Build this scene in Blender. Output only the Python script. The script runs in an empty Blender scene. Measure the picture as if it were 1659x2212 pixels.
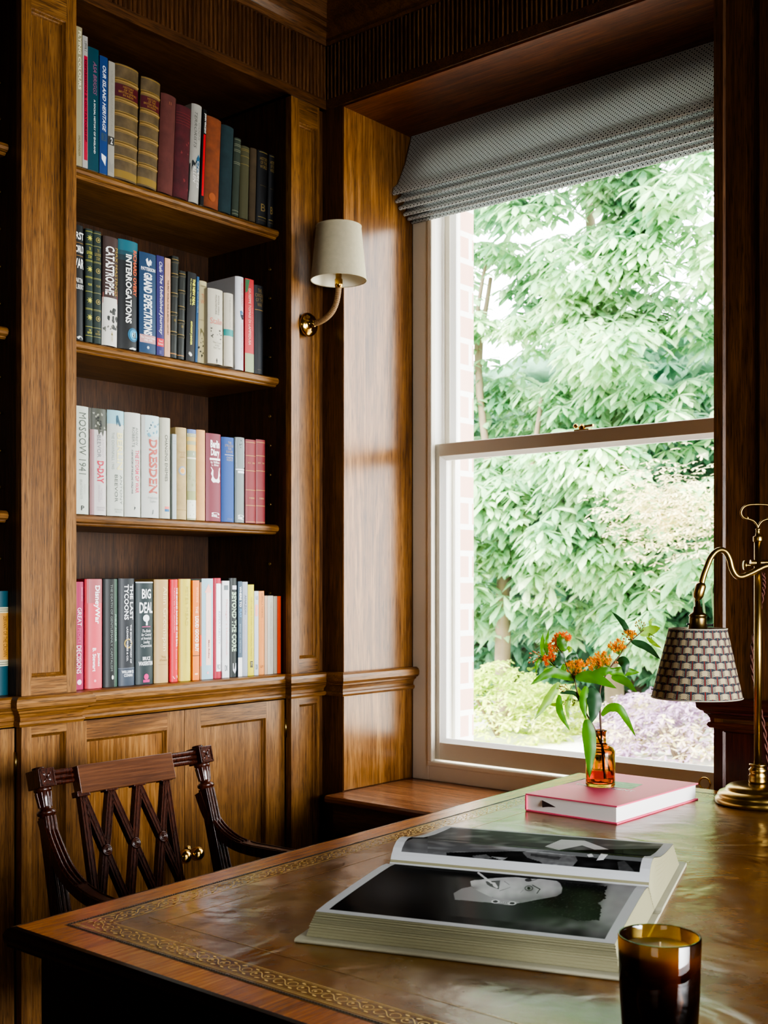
import bpy, math, random
from math import sin, cos, pi, radians, sqrt, atan2
from mathutils import Vector, Matrix, noise
R = random.Random(7)
sc = bpy.context.scene
COL = sc.collection
# ---------------------------------------------------------------- survey of the room (metres)
H = 1.19                       # eye height
TH = radians(40.2)             # heading of the camera, west of the window wall normal
F = 2541.0; U0 = 829.5; V0 = 1260.0; CX = 2.2
def ray(u):
    d = u - U0
    return -sin(TH)*F + cos(TH)*d, cos(TH)*F + sin(TH)*d
def onx(u, v, X):              # sight line meets the plane x = X
    fx, fy = ray(u); t = (X-CX)/fx
    return Vector((X, fy*t, H-(v-V0)*t))
def ony(u, v, Y):
    fx, fy = ray(u); t = Y/fy
    return Vector((CX+fx*t, Y, H-(v-V0)*t))
def onz(u, v, zr):             # zr relative to the eye
    t = -zr/(v-V0); fx, fy = ray(u)
    return Vector((CX+fx*t, fy*t, H+zr))
def ond(u, v, D):              # at distance D along the view axis
    fx, fy = ray(u); t = D/F
    return Vector((CX+fx*t, fy*t, H-(v-V0)*t))
def toPx(p):
    x = p[0]-CX; y = p[1]; z = p[2]-H
    dep = -sin(TH)*x + cos(TH)*y; lat = cos(TH)*x + sin(TH)*y
    return U0+lat/dep*F, V0-z/dep*F

# ---------------------------------------------------------------- objects
def wm(o):
    m = Matrix.Identity(4)
    while o is not None:
        m = Matrix.LocRotScale(o.location, o.rotation_euler, o.scale) @ m
        o = o.parent
    return m
def tag(o, label=None, cat=None, group=None, kind=None):
    if label: o['label'] = label
    if cat: o['category'] = cat
    if group: o['group'] = group
    if kind: o['kind'] = kind
    return o
def empty(name, loc, rot=(0,0,0), **k):
    o = bpy.data.objects.new(name, None); COL.objects.link(o)
    o.location = loc; o.rotation_euler = rot; o.empty_display_size = .05
    return tag(o, **k)
class MB:
    def __init__(s): s.v=[]; s.f=[]; s.sm=[]; s.uv=None
    def add(s, vs, fs, smooth=False):
        n=len(s.v); s.v += [Vector(p) for p in vs]
        for f in fs: s.f.append(tuple(i+n for i in f)); s.sm.append(smooth)
        return s
    def box(s, x0,x1,y0,y1,z0,z1):
        return s.add([(x0,y0,z0),(x1,y0,z0),(x1,y1,z0),(x0,y1,z0),(x0,y0,z1),(x1,y0,z1),(x1,y1,z1),(x0,y1,z1)],
            [(0,3,2,1),(4,5,6,7),(0,1,5,4),(1,2,6,5),(2,3,7,6),(3,0,4,7)])
    def obox(s, o, ax, ay, az, smooth=False):     # oriented box: centre and three half vectors
        o,ax,ay,az = map(Vector,(o,ax,ay,az)); vs=[]
        for c in (-1,1):
            for a,b in ((-1,-1),(1,-1),(1,1),(-1,1)): vs.append(o+a*ax+b*ay+c*az)
        return s.add(vs,[(0,3,2,1),(4,5,6,7),(0,1,5,4),(1,2,6,5),(2,3,7,6),(3,0,4,7)])
    def loft(s, rings, closed=True, caps=True, smooth=True):
        n=len(rings[0]); vs=[p for r in rings for p in r]; fs=[]
        for i in range(len(rings)-1):
            for j in range(n if closed else n-1):
                k=(j+1)%n; fs.append((i*n+j,i*n+k,(i+1)*n+k,(i+1)*n+j))
        s.add(vs,fs,smooth)
        if caps and closed:
            s.add(rings[0],[tuple(range(n))[::-1]]); s.add(rings[-1],[tuple(range(n))])
        return s
    def lathe(s, prof, c, n=32, axis=None, caps=False, smooth=True):  # prof: (r, z)
        c=Vector(c)
        if axis is None: M=Matrix.Identity(3)
        else: M=Vector((0,0,1)).rotation_difference(Vector(axis).normalized()).to_matrix()
        rings=[[c+M@Vector((r*cos(2*pi*j/n),r*sin(2*pi*j/n),z)) for j in range(n)] for r,z in prof]
        return s.loft(rings,True,caps,smooth)
    def tube(s, pts, rad, n=8, caps=True, flat=None):
        pts=[Vector(p) for p in pts]; m=len(pts)
        if not hasattr(rad,'__len__'): rad=[rad]*m
        up=None; rings=[]
        for i,p in enumerate(pts):
            t=(pts[min(i+1,m-1)]-pts[max(i-1,0)])
            if t.length<1e-9: t=Vector((0,0,1))
            t.normalize()
            if up is None:
                up=Vector((0,0,1)) if abs(t.z)<.9 else Vector((1,0,0))
            a=(up-t*up.dot(t)).normalized(); up=a; b=t.cross(a)
            rings.append([p+rad[i]*(cos(2*pi*j/n)*a+sin(2*pi*j/n)*b) for j in range(n)])
        return s.loft(rings,True,caps,True)
    def sweep(s, prof, path, smooth=False, caps=True):   # prof: (offset to the right of travel, z) ; path: (x, y)
        P=[Vector((p[0],p[1])) for p in path]; m=len(P); rings=[]
        for i in range(m):
            d0=(P[i]-P[i-1]).normalized() if i>0 else (P[1]-P[0]).normalized()
            d1=(P[i+1]-P[i]).normalized() if i<m-1 else d0
            n0=Vector((d0.y,-d0.x)); n1=Vector((d1.y,-d1.x)); b=(n0+n1)
            b=b/ max(.15,(1+n0.dot(n1)))
            rings.append([Vector((P[i].x+b.x*o,P[i].y+b.y*o,z)) for o,z in prof])
        n=len(prof)
        for i in range(m-1):   # split verts at corners so shading stays crisp
            fs=[(j,j+1,n+j+1,n+j) for j in range(n-1)]
            s.add(rings[i]+rings[i+1],fs,smooth)
        if caps:
            for r in (rings[0],rings[-1]): s.add(r,[tuple(range(n))])
        return s
    def build(s, name, mat, parent=None, local=False, bevel=0, sub=0, solid=0, keep=False, colors=None, **k):
        me=bpy.data.meshes.new(name)
        vs=s.v
        if parent is not None and not local:
            inv=wm(parent).inverted(); vs=[inv@p for p in vs]
        off=Vector((0,0,0))
        if parent is None and not keep:
            xs=[p.x for p in vs]; ys=[p.y for p in vs]; zs=[p.z for p in vs]
            off=Vector(((min(xs)+max(xs))/2,(min(ys)+max(ys))/2,min(zs))); vs=[p-off for p in vs]
        me.from_pydata([tuple(p) for p in vs],[],s.f)
        me.polygons.foreach_set('use_smooth',s.sm)
        if s.uv is not None:
            l=me.uv_layers.new(name='UVMap')
            for lp in me.loops: l.data[lp.index].uv=s.uv[lp.vertex_index]
        if colors is not None:
            ca=me.color_attributes.new('Col','FLOAT_COLOR','POINT')
            ca.data.foreach_set('color',[c for q in colors for c in (q[0],q[1],q[2],1.0)])
        me.update()
        if mat is not None: me.materials.append(mat)
        o=bpy.data.objects.new(name,me); COL.objects.link(o); o.location=off
        if parent is not None: o.parent=parent
        if bevel:
            b=o.modifiers.new('b','BEVEL'); b.width=bevel; b.segments=2; b.limit_method='ANGLE'; b.angle_limit=radians(40)
        if sub:
            b=o.modifiers.new('s','SUBSURF'); b.levels=sub; b.render_levels=sub
        if solid:
            b=o.modifiers.new('t','SOLIDIFY'); b.thickness=solid; b.offset=0
        return tag(o,**k)
def box(name, mat, x0,x1,y0,y1,z0,z1, parent=None, **k):
    return MB().box(x0,x1,y0,y1,z0,z1).build(name,mat,parent,**k)

# ---------------------------------------------------------------- materials
def hexc(h):
    h=h.lstrip('#'); r=[int(h[i:i+2],16)/255 for i in (0,2,4)]
    return tuple(((c/12.92) if c<=.04045 else ((c+.055)/1.055)**2.4) for c in r)
_m={}
def nt(name):
    m=bpy.data.materials.new(name); m.use_nodes=True
    n=m.node_tree; b=n.nodes.get('Principled BSDF'); return m,n,b
def plain(name, col, rough=.5, metal=0, spec=.5, bump=0, bscale=200, var=0, sheen=0, coat=0, sss=0):
    key=('p',name)
    if key in _m: return _m[key]
    if isinstance(col,str): col=hexc(col)
    m,n,b=nt(name); b.inputs['Base Color'].default_value=(*col,1); b.inputs['Roughness'].default_value=rough
    b.inputs['Metallic'].default_value=metal; b.inputs['Specular IOR Level'].default_value=spec
    b.inputs['Coat Weight'].default_value=coat; b.inputs['Sheen Weight'].default_value=sheen
    if bump or var:
        tc=n.nodes.new('ShaderNodeTexCoord'); no=n.nodes.new('ShaderNodeTexNoise'); no.inputs['Scale'].default_value=bscale
        no.inputs['Detail'].default_value=4; n.links.new(tc.outputs['Object'],no.inputs['Vector'])
        if bump:
            bp=n.nodes.new('ShaderNodeBump'); bp.inputs['Strength'].default_value=bump; bp.inputs['Distance'].default_value=.001
            n.links.new(no.outputs['Fac'],bp.inputs['Height']); n.links.new(bp.outputs['Normal'],b.inputs['Normal'])
        if var:
            n2=n.nodes.new('ShaderNodeTexNoise'); n2.inputs['Scale'].default_value=bscale*.12; n2.inputs['Detail'].default_value=5
            n.links.new(tc.outputs['Object'],n2.inputs['Vector'])
            mr=n.nodes.new('ShaderNodeMapRange'); mr.inputs['From Min'].default_value=.3; mr.inputs['From Max'].default_value=.7
            mr.inputs['To Min'].default_value=1-var; mr.inputs['To Max'].default_value=1+var*.6
            n.links.new(n2.outputs['Fac'],mr.inputs['Value'])
            mx=n.nodes.new('ShaderNodeVectorMath'); mx.operation='SCALE'; mx.inputs[0].default_value=col
            n.links.new(mr.outputs['Result'],mx.inputs['Scale']); n.links.new(mx.outputs[0],b.inputs['Base Color'])
    _m[key]=m; return m
def wood(name, cols, axis='z', rough=.38, pore=.6, figure=1.0, scale=1.0, spec=.5, bump=.35):
    # cols: dark, mid, light ; grain runs along axis
    m,n,b=nt(name); N=n.nodes; L=n.links
    tc=N.new('ShaderNodeTexCoord'); oi=N.new('ShaderNodeObjectInfo')
    ad=N.new('ShaderNodeVectorMath'); ad.operation='ADD'
    sc_=N.new('ShaderNodeMath'); sc_.operation='MULTIPLY'; sc_.inputs[1].default_value=37.
    L.new(oi.outputs['Random'],sc_.inputs[0]); L.new(tc.outputs['Object'],ad.inputs[0]); L.new(sc_.outputs[0],ad.inputs[1])
    def mp(cross,along):
        q=N.new('ShaderNodeMapping'); s=[cross*scale]*3; s['xyz'.index(axis)]=along*scale; q.inputs['Scale'].default_value=s
        L.new(ad.outputs[0],q.inputs['Vector']); return q
    # broad figure (cathedral-like bands)
    a=mp(14,1.6); n1=N.new('ShaderNodeTexNoise'); n1.inputs['Scale'].default_value=1; n1.inputs['Detail'].default_value=3; n1.inputs['Distortion'].default_value=.8
    L.new(a.outputs[0],n1.inputs['Vector'])
    k=N.new('ShaderNodeMath'); k.operation='MULTIPLY'; k.inputs[1].default_value=26; L.new(n1.outputs['Fac'],k.inputs[0])
    sn=N.new('ShaderNodeMath'); sn.operation='SINE'; L.new(k.outputs[0],sn.inputs[0])
    # fibre streaks
    c=mp(260,7); n2=N.new('ShaderNodeTexNoise'); n2.inputs['Scale'].default_value=1; n2.inputs['Detail'].default_value=4
    L.new(c.outputs[0],n2.inputs['Vector'])
    d=mp(620,24); n3=N.new('ShaderNodeTexNoise'); n3.inputs['Scale'].default_value=1; n3.inputs['Detail'].default_value=2
    L.new(d.outputs[0],n3.inputs['Vector'])
    e=mp(2.2,.7); n4=N.new('ShaderNodeTexNoise'); n4.inputs['Scale'].default_value=1; n4.inputs['Detail'].default_value=3
    L.new(e.outputs[0],n4.inputs['Vector'])
    def madd(x,f,y):
        q=N.new('ShaderNodeMath'); q.operation='MULTIPLY_ADD'; L.new(x,q.inputs[0]); q.inputs[1].default_value=f
        if isinstance(y,(int,float)): q.inputs[2].default_value=y
        else: L.new(y,q.inputs[2])
        return q.outputs[0]
    s=madd(sn.outputs[0],.055*figure,-.02)
    s=madd(n2.outputs['Fac'],.60,s); s=madd(n4.outputs['Fac'],.40,s)
    cr=N.new('ShaderNodeValToRGB'); el=cr.color_ramp.elements
    el[0].position=.25; el[0].color=(*cols[0],1); el[1].position=.72; el[1].color=(*cols[2],1)
    q=el.new(.48); q.color=(*cols[1],1)
    L.new(s,cr.inputs['Fac'])
    pr=N.new('ShaderNodeMapRange'); pr.inputs['From Min'].default_value=.36; pr.inputs['From Max'].default_value=.46
    pr.inputs['To Min'].default_value=1-pore; pr.inputs['To Max'].default_value=1; L.new(n3.outputs['Fac'],pr.inputs['Value'])
    mx=N.new('ShaderNodeVectorMath'); mx.operation='SCALE'; L.new(cr.outputs['Color'],mx.inputs[0]); L.new(pr.outputs['Result'],mx.inputs['Scale'])
    L.new(mx.outputs[0],b.inputs['Base Color'])
    b.inputs['Roughness'].default_value=rough; b.inputs['Specular IOR Level'].default_value=spec
    bp=N.new('ShaderNodeBump'); bp.inputs['Strength'].default_value=bump; bp.inputs['Distance'].default_value=.0006
    L.new(n3.outputs['Fac'],bp.inputs['Height']); L.new(bp.outputs['Normal'],b.inputs['Normal'])
    return m
OAK=(hexc('#53371b'),hexc('#7c552c'),hexc('#9e7444'))
OAKD=(hexc('#3a2413'),hexc('#5e3d22'),hexc('#7e5632'))  # oak darkened to put the dimness of the upper room into the colour
OAKF=(hexc('#5c3c1e'),hexc('#865c32'),hexc('#aa7e4c'))
M={}
for ax in 'xyz':
    M['oak'+ax]=wood('oak_'+ax,OAK,ax,rough=.36)
    M['oakd'+ax]=wood('shaded_oak_'+ax,OAKD,ax,rough=.36)
M['oakf']=wood('oak_figured_z',OAKF,'z',rough=.25,figure=1.4,scale=.7,pore=.5,spec=.6)
M['oakfy']=wood('oak_figured_y',OAKF,'y',rough=.34,figure=3.0,scale=.9,pore=.45)
M['seat']=wood('window_board',(hexc('#5a3420'),hexc('#86583a'),hexc('#a87a54')),'x',rough=.24,figure=.8,pore=.25)
M['mahog']=wood('dark_mahogany',(hexc('#220e08'),hexc('#3e1d12'),hexc('#5e3020')),'z',rough=.26,pore=.2,figure=.4)
M['mahogx']=wood('crest_mahogany',(hexc('#3c2216'),hexc('#5a3824'),hexc('#744c32')),'y',rough=.28,pore=.2,figure=.5)
M['veneer']=wood('desk_veneer',(hexc('#4a1c0c'),hexc('#8a4418'),hexc('#b8682a')),'y',rough=.2,pore=.15,figure=.8,scale=1.6)
M['veneerx']=wood('desk_veneer_cross',(hexc('#6a3214'),hexc('#a86024'),hexc('#cc8a42')),'y',rough=.2,pore=.15,figure=.8,scale=2.4)
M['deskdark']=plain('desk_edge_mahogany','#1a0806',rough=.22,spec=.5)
M['brass']=plain('polished_brass',hexc('#c9a35a'),rough=.16,metal=1)
M['brassold']=plain('aged_brass',hexc('#a08650'),rough=.3,metal=1,bump=.05,bscale=60)
M['paint']=plain('off_white_paint',hexc('#dad3c4'),rough=.32)
M['paintout']=plain('white_outside_paint',hexc('#f4f2ee'),rough=.4)
M['linen']=plain('linen_shade',hexc('#b2a98f'),rough=.9,bump=.4,bscale=700,var=.06)
M['linenin']=plain('shade_lining',hexc('#e8e2cf'),rough=.8)
M['black']=plain('black_enamel','#0a0a0a',rough=.3)
M['paper']=plain('page_edges',hexc('#d8d0bc'),rough=.8)
M['white']=plain('white_paper',hexc('#ecebe8'),rough=.55)
M['gold']=plain('gold_tooling',hexc('#f2cf80'),rough=.42,metal=.15)
M['oakin']=wood('bookcase_inside',(hexc('#2a180c'),hexc('#432a16'),hexc('#5c3c22')),'z',rough=.5)  # oak darkened, the shade inside the bays is in the colour
WORLD=5.5; SUN=5.0; FILL=20; ROOM=14; LOOK='AgX - High Contrast'; EXPO=0.5
# ================================================================ ROOM SHELL
Z=lambda r: H+r
YW=2.357; YO=2.652; XL=.0616; XR=1.128          # window wall plane, window plane, reveal sides
ZS=1.293                                        # head soffit (relative)
ZF0,ZF1=1.319,1.463                             # reeded frieze
Y0,Y1=1.4107,1.5487; Y2,Y3=2.2226,2.331         # pilasters of the bookcase
XB=-.022                                        # cupboard face
RX0,RX1,RY0=-.42,4.2,-3.2; ZC=Z(1.78)
def S(o,label=None): o['kind']='structure'; return o
S(box('floor',wood('floor_boards',OAKD,'y',rough=.4,scale=.6),RX0-.1,RX1+.1,RY0-.1,YO+.25,-.06,0))
S(box('ceiling',plain('ceiling_plaster','#5a4a38',rough=.9),RX0-.1,RX1+.1,RY0-.1,YO+.25,ZC,ZC+.06))
S(box('wall_left',M['oakdz'],RX0-.1,RX0,RY0,YO+.2,0,ZC))
# right wall with a window opening for the side light, solid front wall
m=MB(); 
m.box(RX1,RX1+.1,RY0,.55,0,ZC).box(RX1,RX1+.1,2.25,YO+.2,0,ZC).box(RX1,RX1+.1,.55,2.25,0,.5).box(RX1,RX1+.1,.55,2.25,2.3,ZC)
S(m.build('wall_right',plain('side_wall','#3a2818',rough=.6)))
S(box('wall_front',plain('front_wall','#33200f',rough=.6),RX0,RX1,RY0-.1,RY0,0,ZC))
# window wall: stub, right part, head, apron, reveals
m=MB()
m.box(RX0,XL,YW,YO+.12,0,ZC)
m.box(XR,RX1,YW,YO+.12,0,ZC)
m.box(XL,XR,YW,YO+.12,Z(ZS),ZC)
m.box(XL,XR,YO+.02,YO+.12,0,Z(-.585))
S(m.build('wall_back',M['oakdz']))
S(box('trim_1',M['oakf'],XL,XL+.004,YW+.001,YO-.0005,Z(-.56),Z(ZS)-.001))                       # left reveal lining
S(box('trim_2',M['oakf'],XR-.004,XR,YW+.001,YO-.0005,Z(-.56),Z(ZS)-.001))
S(box('trim_3',wood('soffit_oak',(hexc('#3a1c0e'),hexc('#6e3e20'),hexc('#945a30')),'x',rough=.36),XL+.004,XR-.004,YW+.001,YO-.0005,Z(ZS)-.005,Z(ZS)))
# fascia under the frieze, reeded frieze, cornice
fas=[(0,Z(ZS)),(.006,Z(ZS)),(.006,Z(ZF0)),(0,Z(ZF0))]
pth=[(0,RY0),(0,YW),(RX1,YW)]
S(MB().sweep(fas,pth).build('trim_4',M['oakdy']))
m=MB()
def reed(c,dirn,nrm,z0,z1,w=.0075,d=.006):
    prof=[(-w/2,0),(-w*.36,d*.75),(0,d),(w*.36,d*.75),(w/2,0)]
    rr=[[Vector((c[0]+dirn[0]*a+nrm[0]*b,c[1]+dirn[1]*a+nrm[1]*b,z)) for a,b in prof] for z in (z0,z1)]
    m.loft(rr,False,False,True)
    m.add([r for r in rr[0]],[(0,1,2,3,4)])
y=YW-.010
while y>.2: reed((.002,y),(0,1),(1,0),Z(ZF0),Z(ZF1)); y-=.0137
x=.012
while x<RX1-.1: reed((x,YW-.002),(1,0),(0,-1),Z(ZF0),Z(ZF1)); x+=.0137
m.sweep([(.002,Z(ZF0)),(.002,Z(ZF1))],pth,caps=False)
S(m.build('trim_5',M['oakdz']))
cor=[(0,ZF1),(.012,ZF1),(.014,ZF1+.008),(.008,ZF1+.012),(.010,ZF1+.02),(.022,ZF1+.034),(.032,ZF1+.038),(.034,ZF1+.05),(.046,ZF1+.052),(.05,ZF1+.066),(.062,ZF1+.088),(.082,ZF1+.104),(.10,ZF1+.11),(.104,ZF1+.126),(.118,ZF1+.128),(.12,ZF1+.15),(.135,ZF1+.176),(.16,ZF1+.2),(.17,ZF1+.215),(.17,ZF1+.24),(.19,ZF1+.26),(.19,1.78),(0,1.78)]
S(MB().sweep([(a,Z(b)) for a,b in cor],pth).build('trim_6',M['oakdy']))
# dado moulding, one running moulding that breaks round the pilasters and turns into the window reveal
dado=[(0,-.240),(.020,-.2405),(.028,-.245),(.031,-.252),(.030,-.262),(.024,-.268),(.019,-.270),(.018,-.274),(.013,-.277),(.009,-.285),(.008,-.292),(.012,-.294),(.014,-.299),(.010,-.305),(0,-.306)]
dadoZ=[(a,Z(b)) for a,b in dado]
XN=-.012
S(MB().sweep(dadoZ,[(XB,.2),(XB,Y0),(0,Y0),(0,Y1),(XB,Y1),(XB,Y2),(0,Y2),(0,Y3),(XN,Y3),(XN,YW),(XL,YW),(XL,YO)],smooth=False).build('trim_7',M['oaky']))
S(MB().sweep(dadoZ,[(XR,YO),(XR,YW),(RX1,YW)]).build('trim_8',wood('dado_dark',(hexc('#2a0f08'),hexc('#4a2214'),hexc('#6a3820')),'x',rough=.3)))
# panelling on the window wall, right of the window
def panel(map3, outer, inner, depth, bev, parent, mats, names=('stile','rail','panel')):
    """framed recessed panel; map3(a,b,d) -> world; outer/inner=(a0,a1,b0,b1)"""
    A0,A1,B0,B1=outer; a0,a1,b0,b1=inner
    q=lambda a,b,d=0: map3(a,b,d)
    out=[]
    for (p0,p1) in (((A0,a0)),((a1,A1))):
        st=MB(); st.add([q(p0,B0),q(p1,B0),q(p1,B1),q(p0,B1),q(p0,B0,-.02),q(p1,B0,-.02),q(p1,B1,-.02),q(p0,B1,-.02)],[(0,1,2,3),(4,5,1,0),(7,6,2,3),(4,0,3,7),(1,5,6,2)])
        out.append(st.build(names[0],mats[0],parent))
    for (p0,p1) in (((B0,b0)),((b1,B1))):
        st=MB(); st.add([q(a0,p0),q(a1,p0),q(a1,p1),q(a0,p1),q(a0,p0,-.02),q(a1,p0,-.02),q(a1,p1,-.02),q(a0,p1,-.02)],[(0,1,2,3),(4,5,1,0),(7,6,2,3)])
        out.append(st.build(names[1],mats[1],parent))
    pm=MB(); steps=[(0,0),(.12,.0015),(.3,-.15),(.55,-.55),(.8,-.72),(1,-.95),(1,-1)]
    def rect(t,d): 
        e=bev*t; return [q(a0+e,b0+e,d),q(a1-e,b0+e,d),q(a1-e,b1-e,d),q(a0+e,b1-e,d)]
    for (t0,d0),(t1,d1) in zip(steps[:-1],steps[1:]):
        r0=rect(t0,d0*depth); r1=rect(t1,d1*depth)
        for i in range(4):
            j=(i+1)%4; pm.add([r0[i],r0[j],r1[j],r1[i]],[(0,1,2,3)])
    pm.build('moulding',mats[0],parent)
    r=rect(1,-depth); MB().add(r,[(0,1,2,3)]).build(names[2],mats[2],parent)
left=lambda X:(lambda a,b,d: Vector((X+d,a,Z(b))))
back=lambda Y:(lambda a,b,d: Vector((a,Y-d,Z(b))))
xa=ony(1565,0,YW).x; xb=ony(1645,0,YW).x; xc=xb+.16
red=(wood('panel_red_z',(hexc('#1e0a06'),hexc('#3c1a10'),hexc('#5a2c1a')),'z',rough=.3),wood('panel_red_x',(hexc('#1e0a06'),hexc('#3c1a10'),hexc('#5a2c1a')),'x',rough=.3))
t9=empty('trim_9',(1.3,YW,0),kind='structure')
for (b0,b1,mm) in ((-.306,1.293,(M['oakdz'],M['oakdx'],M['oakdz'])),(-1.18,-.306,(red[0],red[1],red[0]))):
    panel(back(YW-.009),(XR,xb+.02,b0,b1),(xa,xb,b0+.03,b1+.02 if b1>0 else b1-.004),.006,.004,t9,mm)
    panel(back(YW-.009),(xb+.02,xc+.9,b0,b1),(xc,xc+.8,b0+.08,b1-.08),.007,.012,t9,mm)
S(MB().box(XR,RX1,YW-.025,YW,0,.12).build('baseboard_back',M['oakdx']))

# ================================================================ WINDOW
W=empty('window_1',((XL+XR)/2,YO,Z(-.563)),kind='structure')
fx0=.1266; fx1=XR-.065; zb=-.563; zfi=-.508
pm=M['paint']
m=MB(); e=.005
m.box(XL+e,fx0,YO,YO+.15,Z(zb),Z(ZS)).box(fx1,XR-e,YO,YO+.15,Z(zb),Z(ZS)).box(fx0,fx1,YO,YO+.15,Z(1.2),Z(ZS)).box(fx0,fx1,YO,YO+.15,Z(zb),Z(zfi)-.012)
m.build('window_frame',pm,W,bevel=.002)
m=MB()   # staff bead round the opening
bd=.012
m.box(fx0-.004,fx0+bd,YO-.004,YO+.016,Z(zfi),Z(1.2)).box(fx1-bd,fx1+.004,YO-.004,YO+.016,Z(zfi),Z(1.2)).box(fx0-.004,fx1+.004,YO-.004,YO+.016,Z(zfi)-.014,Z(zfi))
m.build('staff_bead',pm,W,bevel=.003)
def sash(name,y0,y1,z0,z1,rb,rt,st,glassmat):
    m=MB(); a0,a1=fx0+.003,fx1-.003
    m.box(a0,a0+st,y0,y1,Z(z0),Z(z1)).box(a1-st,a1,y0,y1,Z(z0),Z(z1)).box(a0+st,a1-st,y0,y1,Z(z0),Z(z0+rb)).box(a0+st,a1-st,y0,y1,Z(z1-rt),Z(z1))
    s=m.build(name,pm,W,bevel=.0015)
    g=MB(); gi0,gi1,gz0,gz1=a0+st,a1-st,z0+rb,z1-rt; w=.011
    ym=(y0+y1)/2
    for (p,qv) in (((gi0,gz0),(gi1,gz0)),((gi1,gz0),(gi1,gz1)),((gi1,gz1),(gi0,gz1)),((gi0,gz1),(gi0,gz0))):
        cx,cz=(gi0+gi1)/2,(gz0+gz1)/2
        def inn(t): return (t[0]+w*(1 if t[0]<cx else -1), t[1]+w*(1 if t[1]<cz else -1))
        pi_,qi=inn(p),inn(qv)
        g.add([(p[0],y0+.003,Z(p[1])),(qv[0],y0+.003,Z(qv[1])),(qi[0],ym-.004,Z(qi[1])),(pi_[0],ym-.004,Z(pi_[1]))],[(0,1,2,3)])
        g.add([(p[0],y1-.001,Z(p[1])),(qv[0],y1-.001,Z(qv[1])),(qi[0],ym+.004,Z(qi[1])),(pi_[0],ym+.004,Z(pi_[1]))],[(3,2,1,0)])
        g.add([(qi[0],ym-.004,Z(qi[1])),(pi_[0],ym-.004,Z(pi_[1])),(pi_[0],ym+.004,Z(pi_[1])),(qi[0],ym+.004,Z(qi[1]))],[(0,1,2,3)])
    g.build('glazing_bead',M['paintout'],s)
    MB().add([(gi0,ym,Z(gz0)),(gi1,ym,Z(gz0)),(gi1,ym,Z(gz1)),(gi0,ym,Z(gz1))],[(0,1,2,3)]).build('pane',glassmat,s)
    return s
m_,n_,b_=nt('window_glass'); n_.nodes.remove(b_)
lw=n_.nodes.new('ShaderNodeFresnel'); lw.inputs['IOR'].default_value=1.45
tr=n_.nodes.new('ShaderNodeBsdfTransparent'); tr.inputs['Color'].default_value=(.97,.99,.98,1)
gl=n_.nodes.new('ShaderNodeBsdfGlossy'); gl.inputs['Roughness'].default_value=.02
mx=n_.nodes.new('ShaderNodeMixShader'); n_.links.new(lw.outputs[0],mx.inputs[0]); n_.links.new(tr.outputs[0],mx.inputs[1]); n_.links.new(gl.outputs[0],mx.inputs[2])
n_.links.new(mx.outputs[0],n_.nodes['Material Output'].inputs['Surface']); GLASS=m_
ls=sash('lower_sash',YO+.019,YO+.062,-.504,.3985,.049,.036,.021,GLASS)
us=sash('upper_sash',YO+.066,YO+.109,.365,1.2,.033,.05,.021,GLASS)
m=MB().box(fx0-.004,fx0+.001,YO+.016,YO+.15,Z(-.50),Z(1.2)); m.box(fx1-.001,fx1+.004,YO+.016,YO+.15,Z(-.5),Z(1.2)); m.box(fx0,fx0+.012,YO+.11,YO+.125,Z(-.50),Z(1.2)); m.box(fx0,fx0+.008,YO+.0625,YO+.0655,Z(.4),Z(1.2))
m.build('jamb_lining',M['paintout'],W)
p=onx(966,885,fx0+.001)
m=MB(); m.box(fx0,fx0+.004,p.y-.0015,p.y+.0015,Z(.40),Z(1.19)); m.build('sash_cord',plain('cord_grey','#8a8880',rough=.8),W)
m=MB(); m.lathe([(.0,-.001),(.006,0),(.006,.006),(.004,.012),(.007,.018),(.005,.024),(0,.026)],p,16,axis=(1,0,0)); m.build('sash_stop',M['brass'],W)
p=ony(1262,925,YO+.04); zt=Z(.3985)
lk=MB().box(p.x-.022,p.x+.022,YO+.025,YO+.045,zt,zt+.004).lathe([(.009,0),(.009,.008),(.005,.010),(.004,.014),(0,.014)],(p.x-.004,YO+.036,zt+.004),16)
lk.obox((p.x+.012,YO+.038,zt+.012),(.016,0,.001),(0,.004,0),(0,0,.003)).lathe([(0,-.006),(.006,-.003),(.007,0),(.005,.005),(0,.007)],(p.x-.022,YO+.034,zt+.014),12)
lk.build('sash_lock',M['brass'],W)
p=ony(1523,1700,YO+.01)
rg=[Vector((p.x+.014*cos(a),YO+.008,Z(-.482)+.014*sin(a))) for a in [2*pi*i/20 for i in range(21)]]
MB().tube(rg,.0022,6).build('sash_lift',M['brass'],W)
# sill outside + brick pier
S(MB().box(fx0-.03,fx1+.03,YO+.11,YO+.27,Z(-.60),Z(-.515)).build('trim_10',M['paintout'],bevel=.004))
m,n,b=nt('brick_reveal'); N=n.nodes; L=n.links
tc=N.new('ShaderNodeTexCoord'); br=N.new('ShaderNodeTexBrick'); mpg=N.new('ShaderNodeMapping')
sep=N.new('ShaderNodeSeparateXYZ'); cmb=N.new('ShaderNodeCombineXYZ'); L.new(tc.outputs['Object'],sep.inputs[0])
ad=N.new('ShaderNodeMath'); ad.operation='ADD'; L.new(sep.outputs['X'],ad.inputs[0]); L.new(sep.outputs['Y'],ad.inputs[1])
L.new(ad.outputs[0],cmb.inputs['X']); L.new(sep.outputs['Z'],cmb.inputs['Y']); L.new(cmb.outputs[0],br.inputs['Vector'])
br.inputs['Scale'].default_value=1; br.inputs['Brick Width'].default_value=.23; br.inputs['Row Height'].default_value=.08; br.inputs['Mortar Size'].default_value=.009
br.inputs['Color1'].default_value=(*hexc('#ecc8ba'),1); br.inputs['Color2'].default_value=(*hexc('#e6bcac'),1); br.inputs['Mortar'].default_value=(*hexc('#faf8f4'),1)
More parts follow.
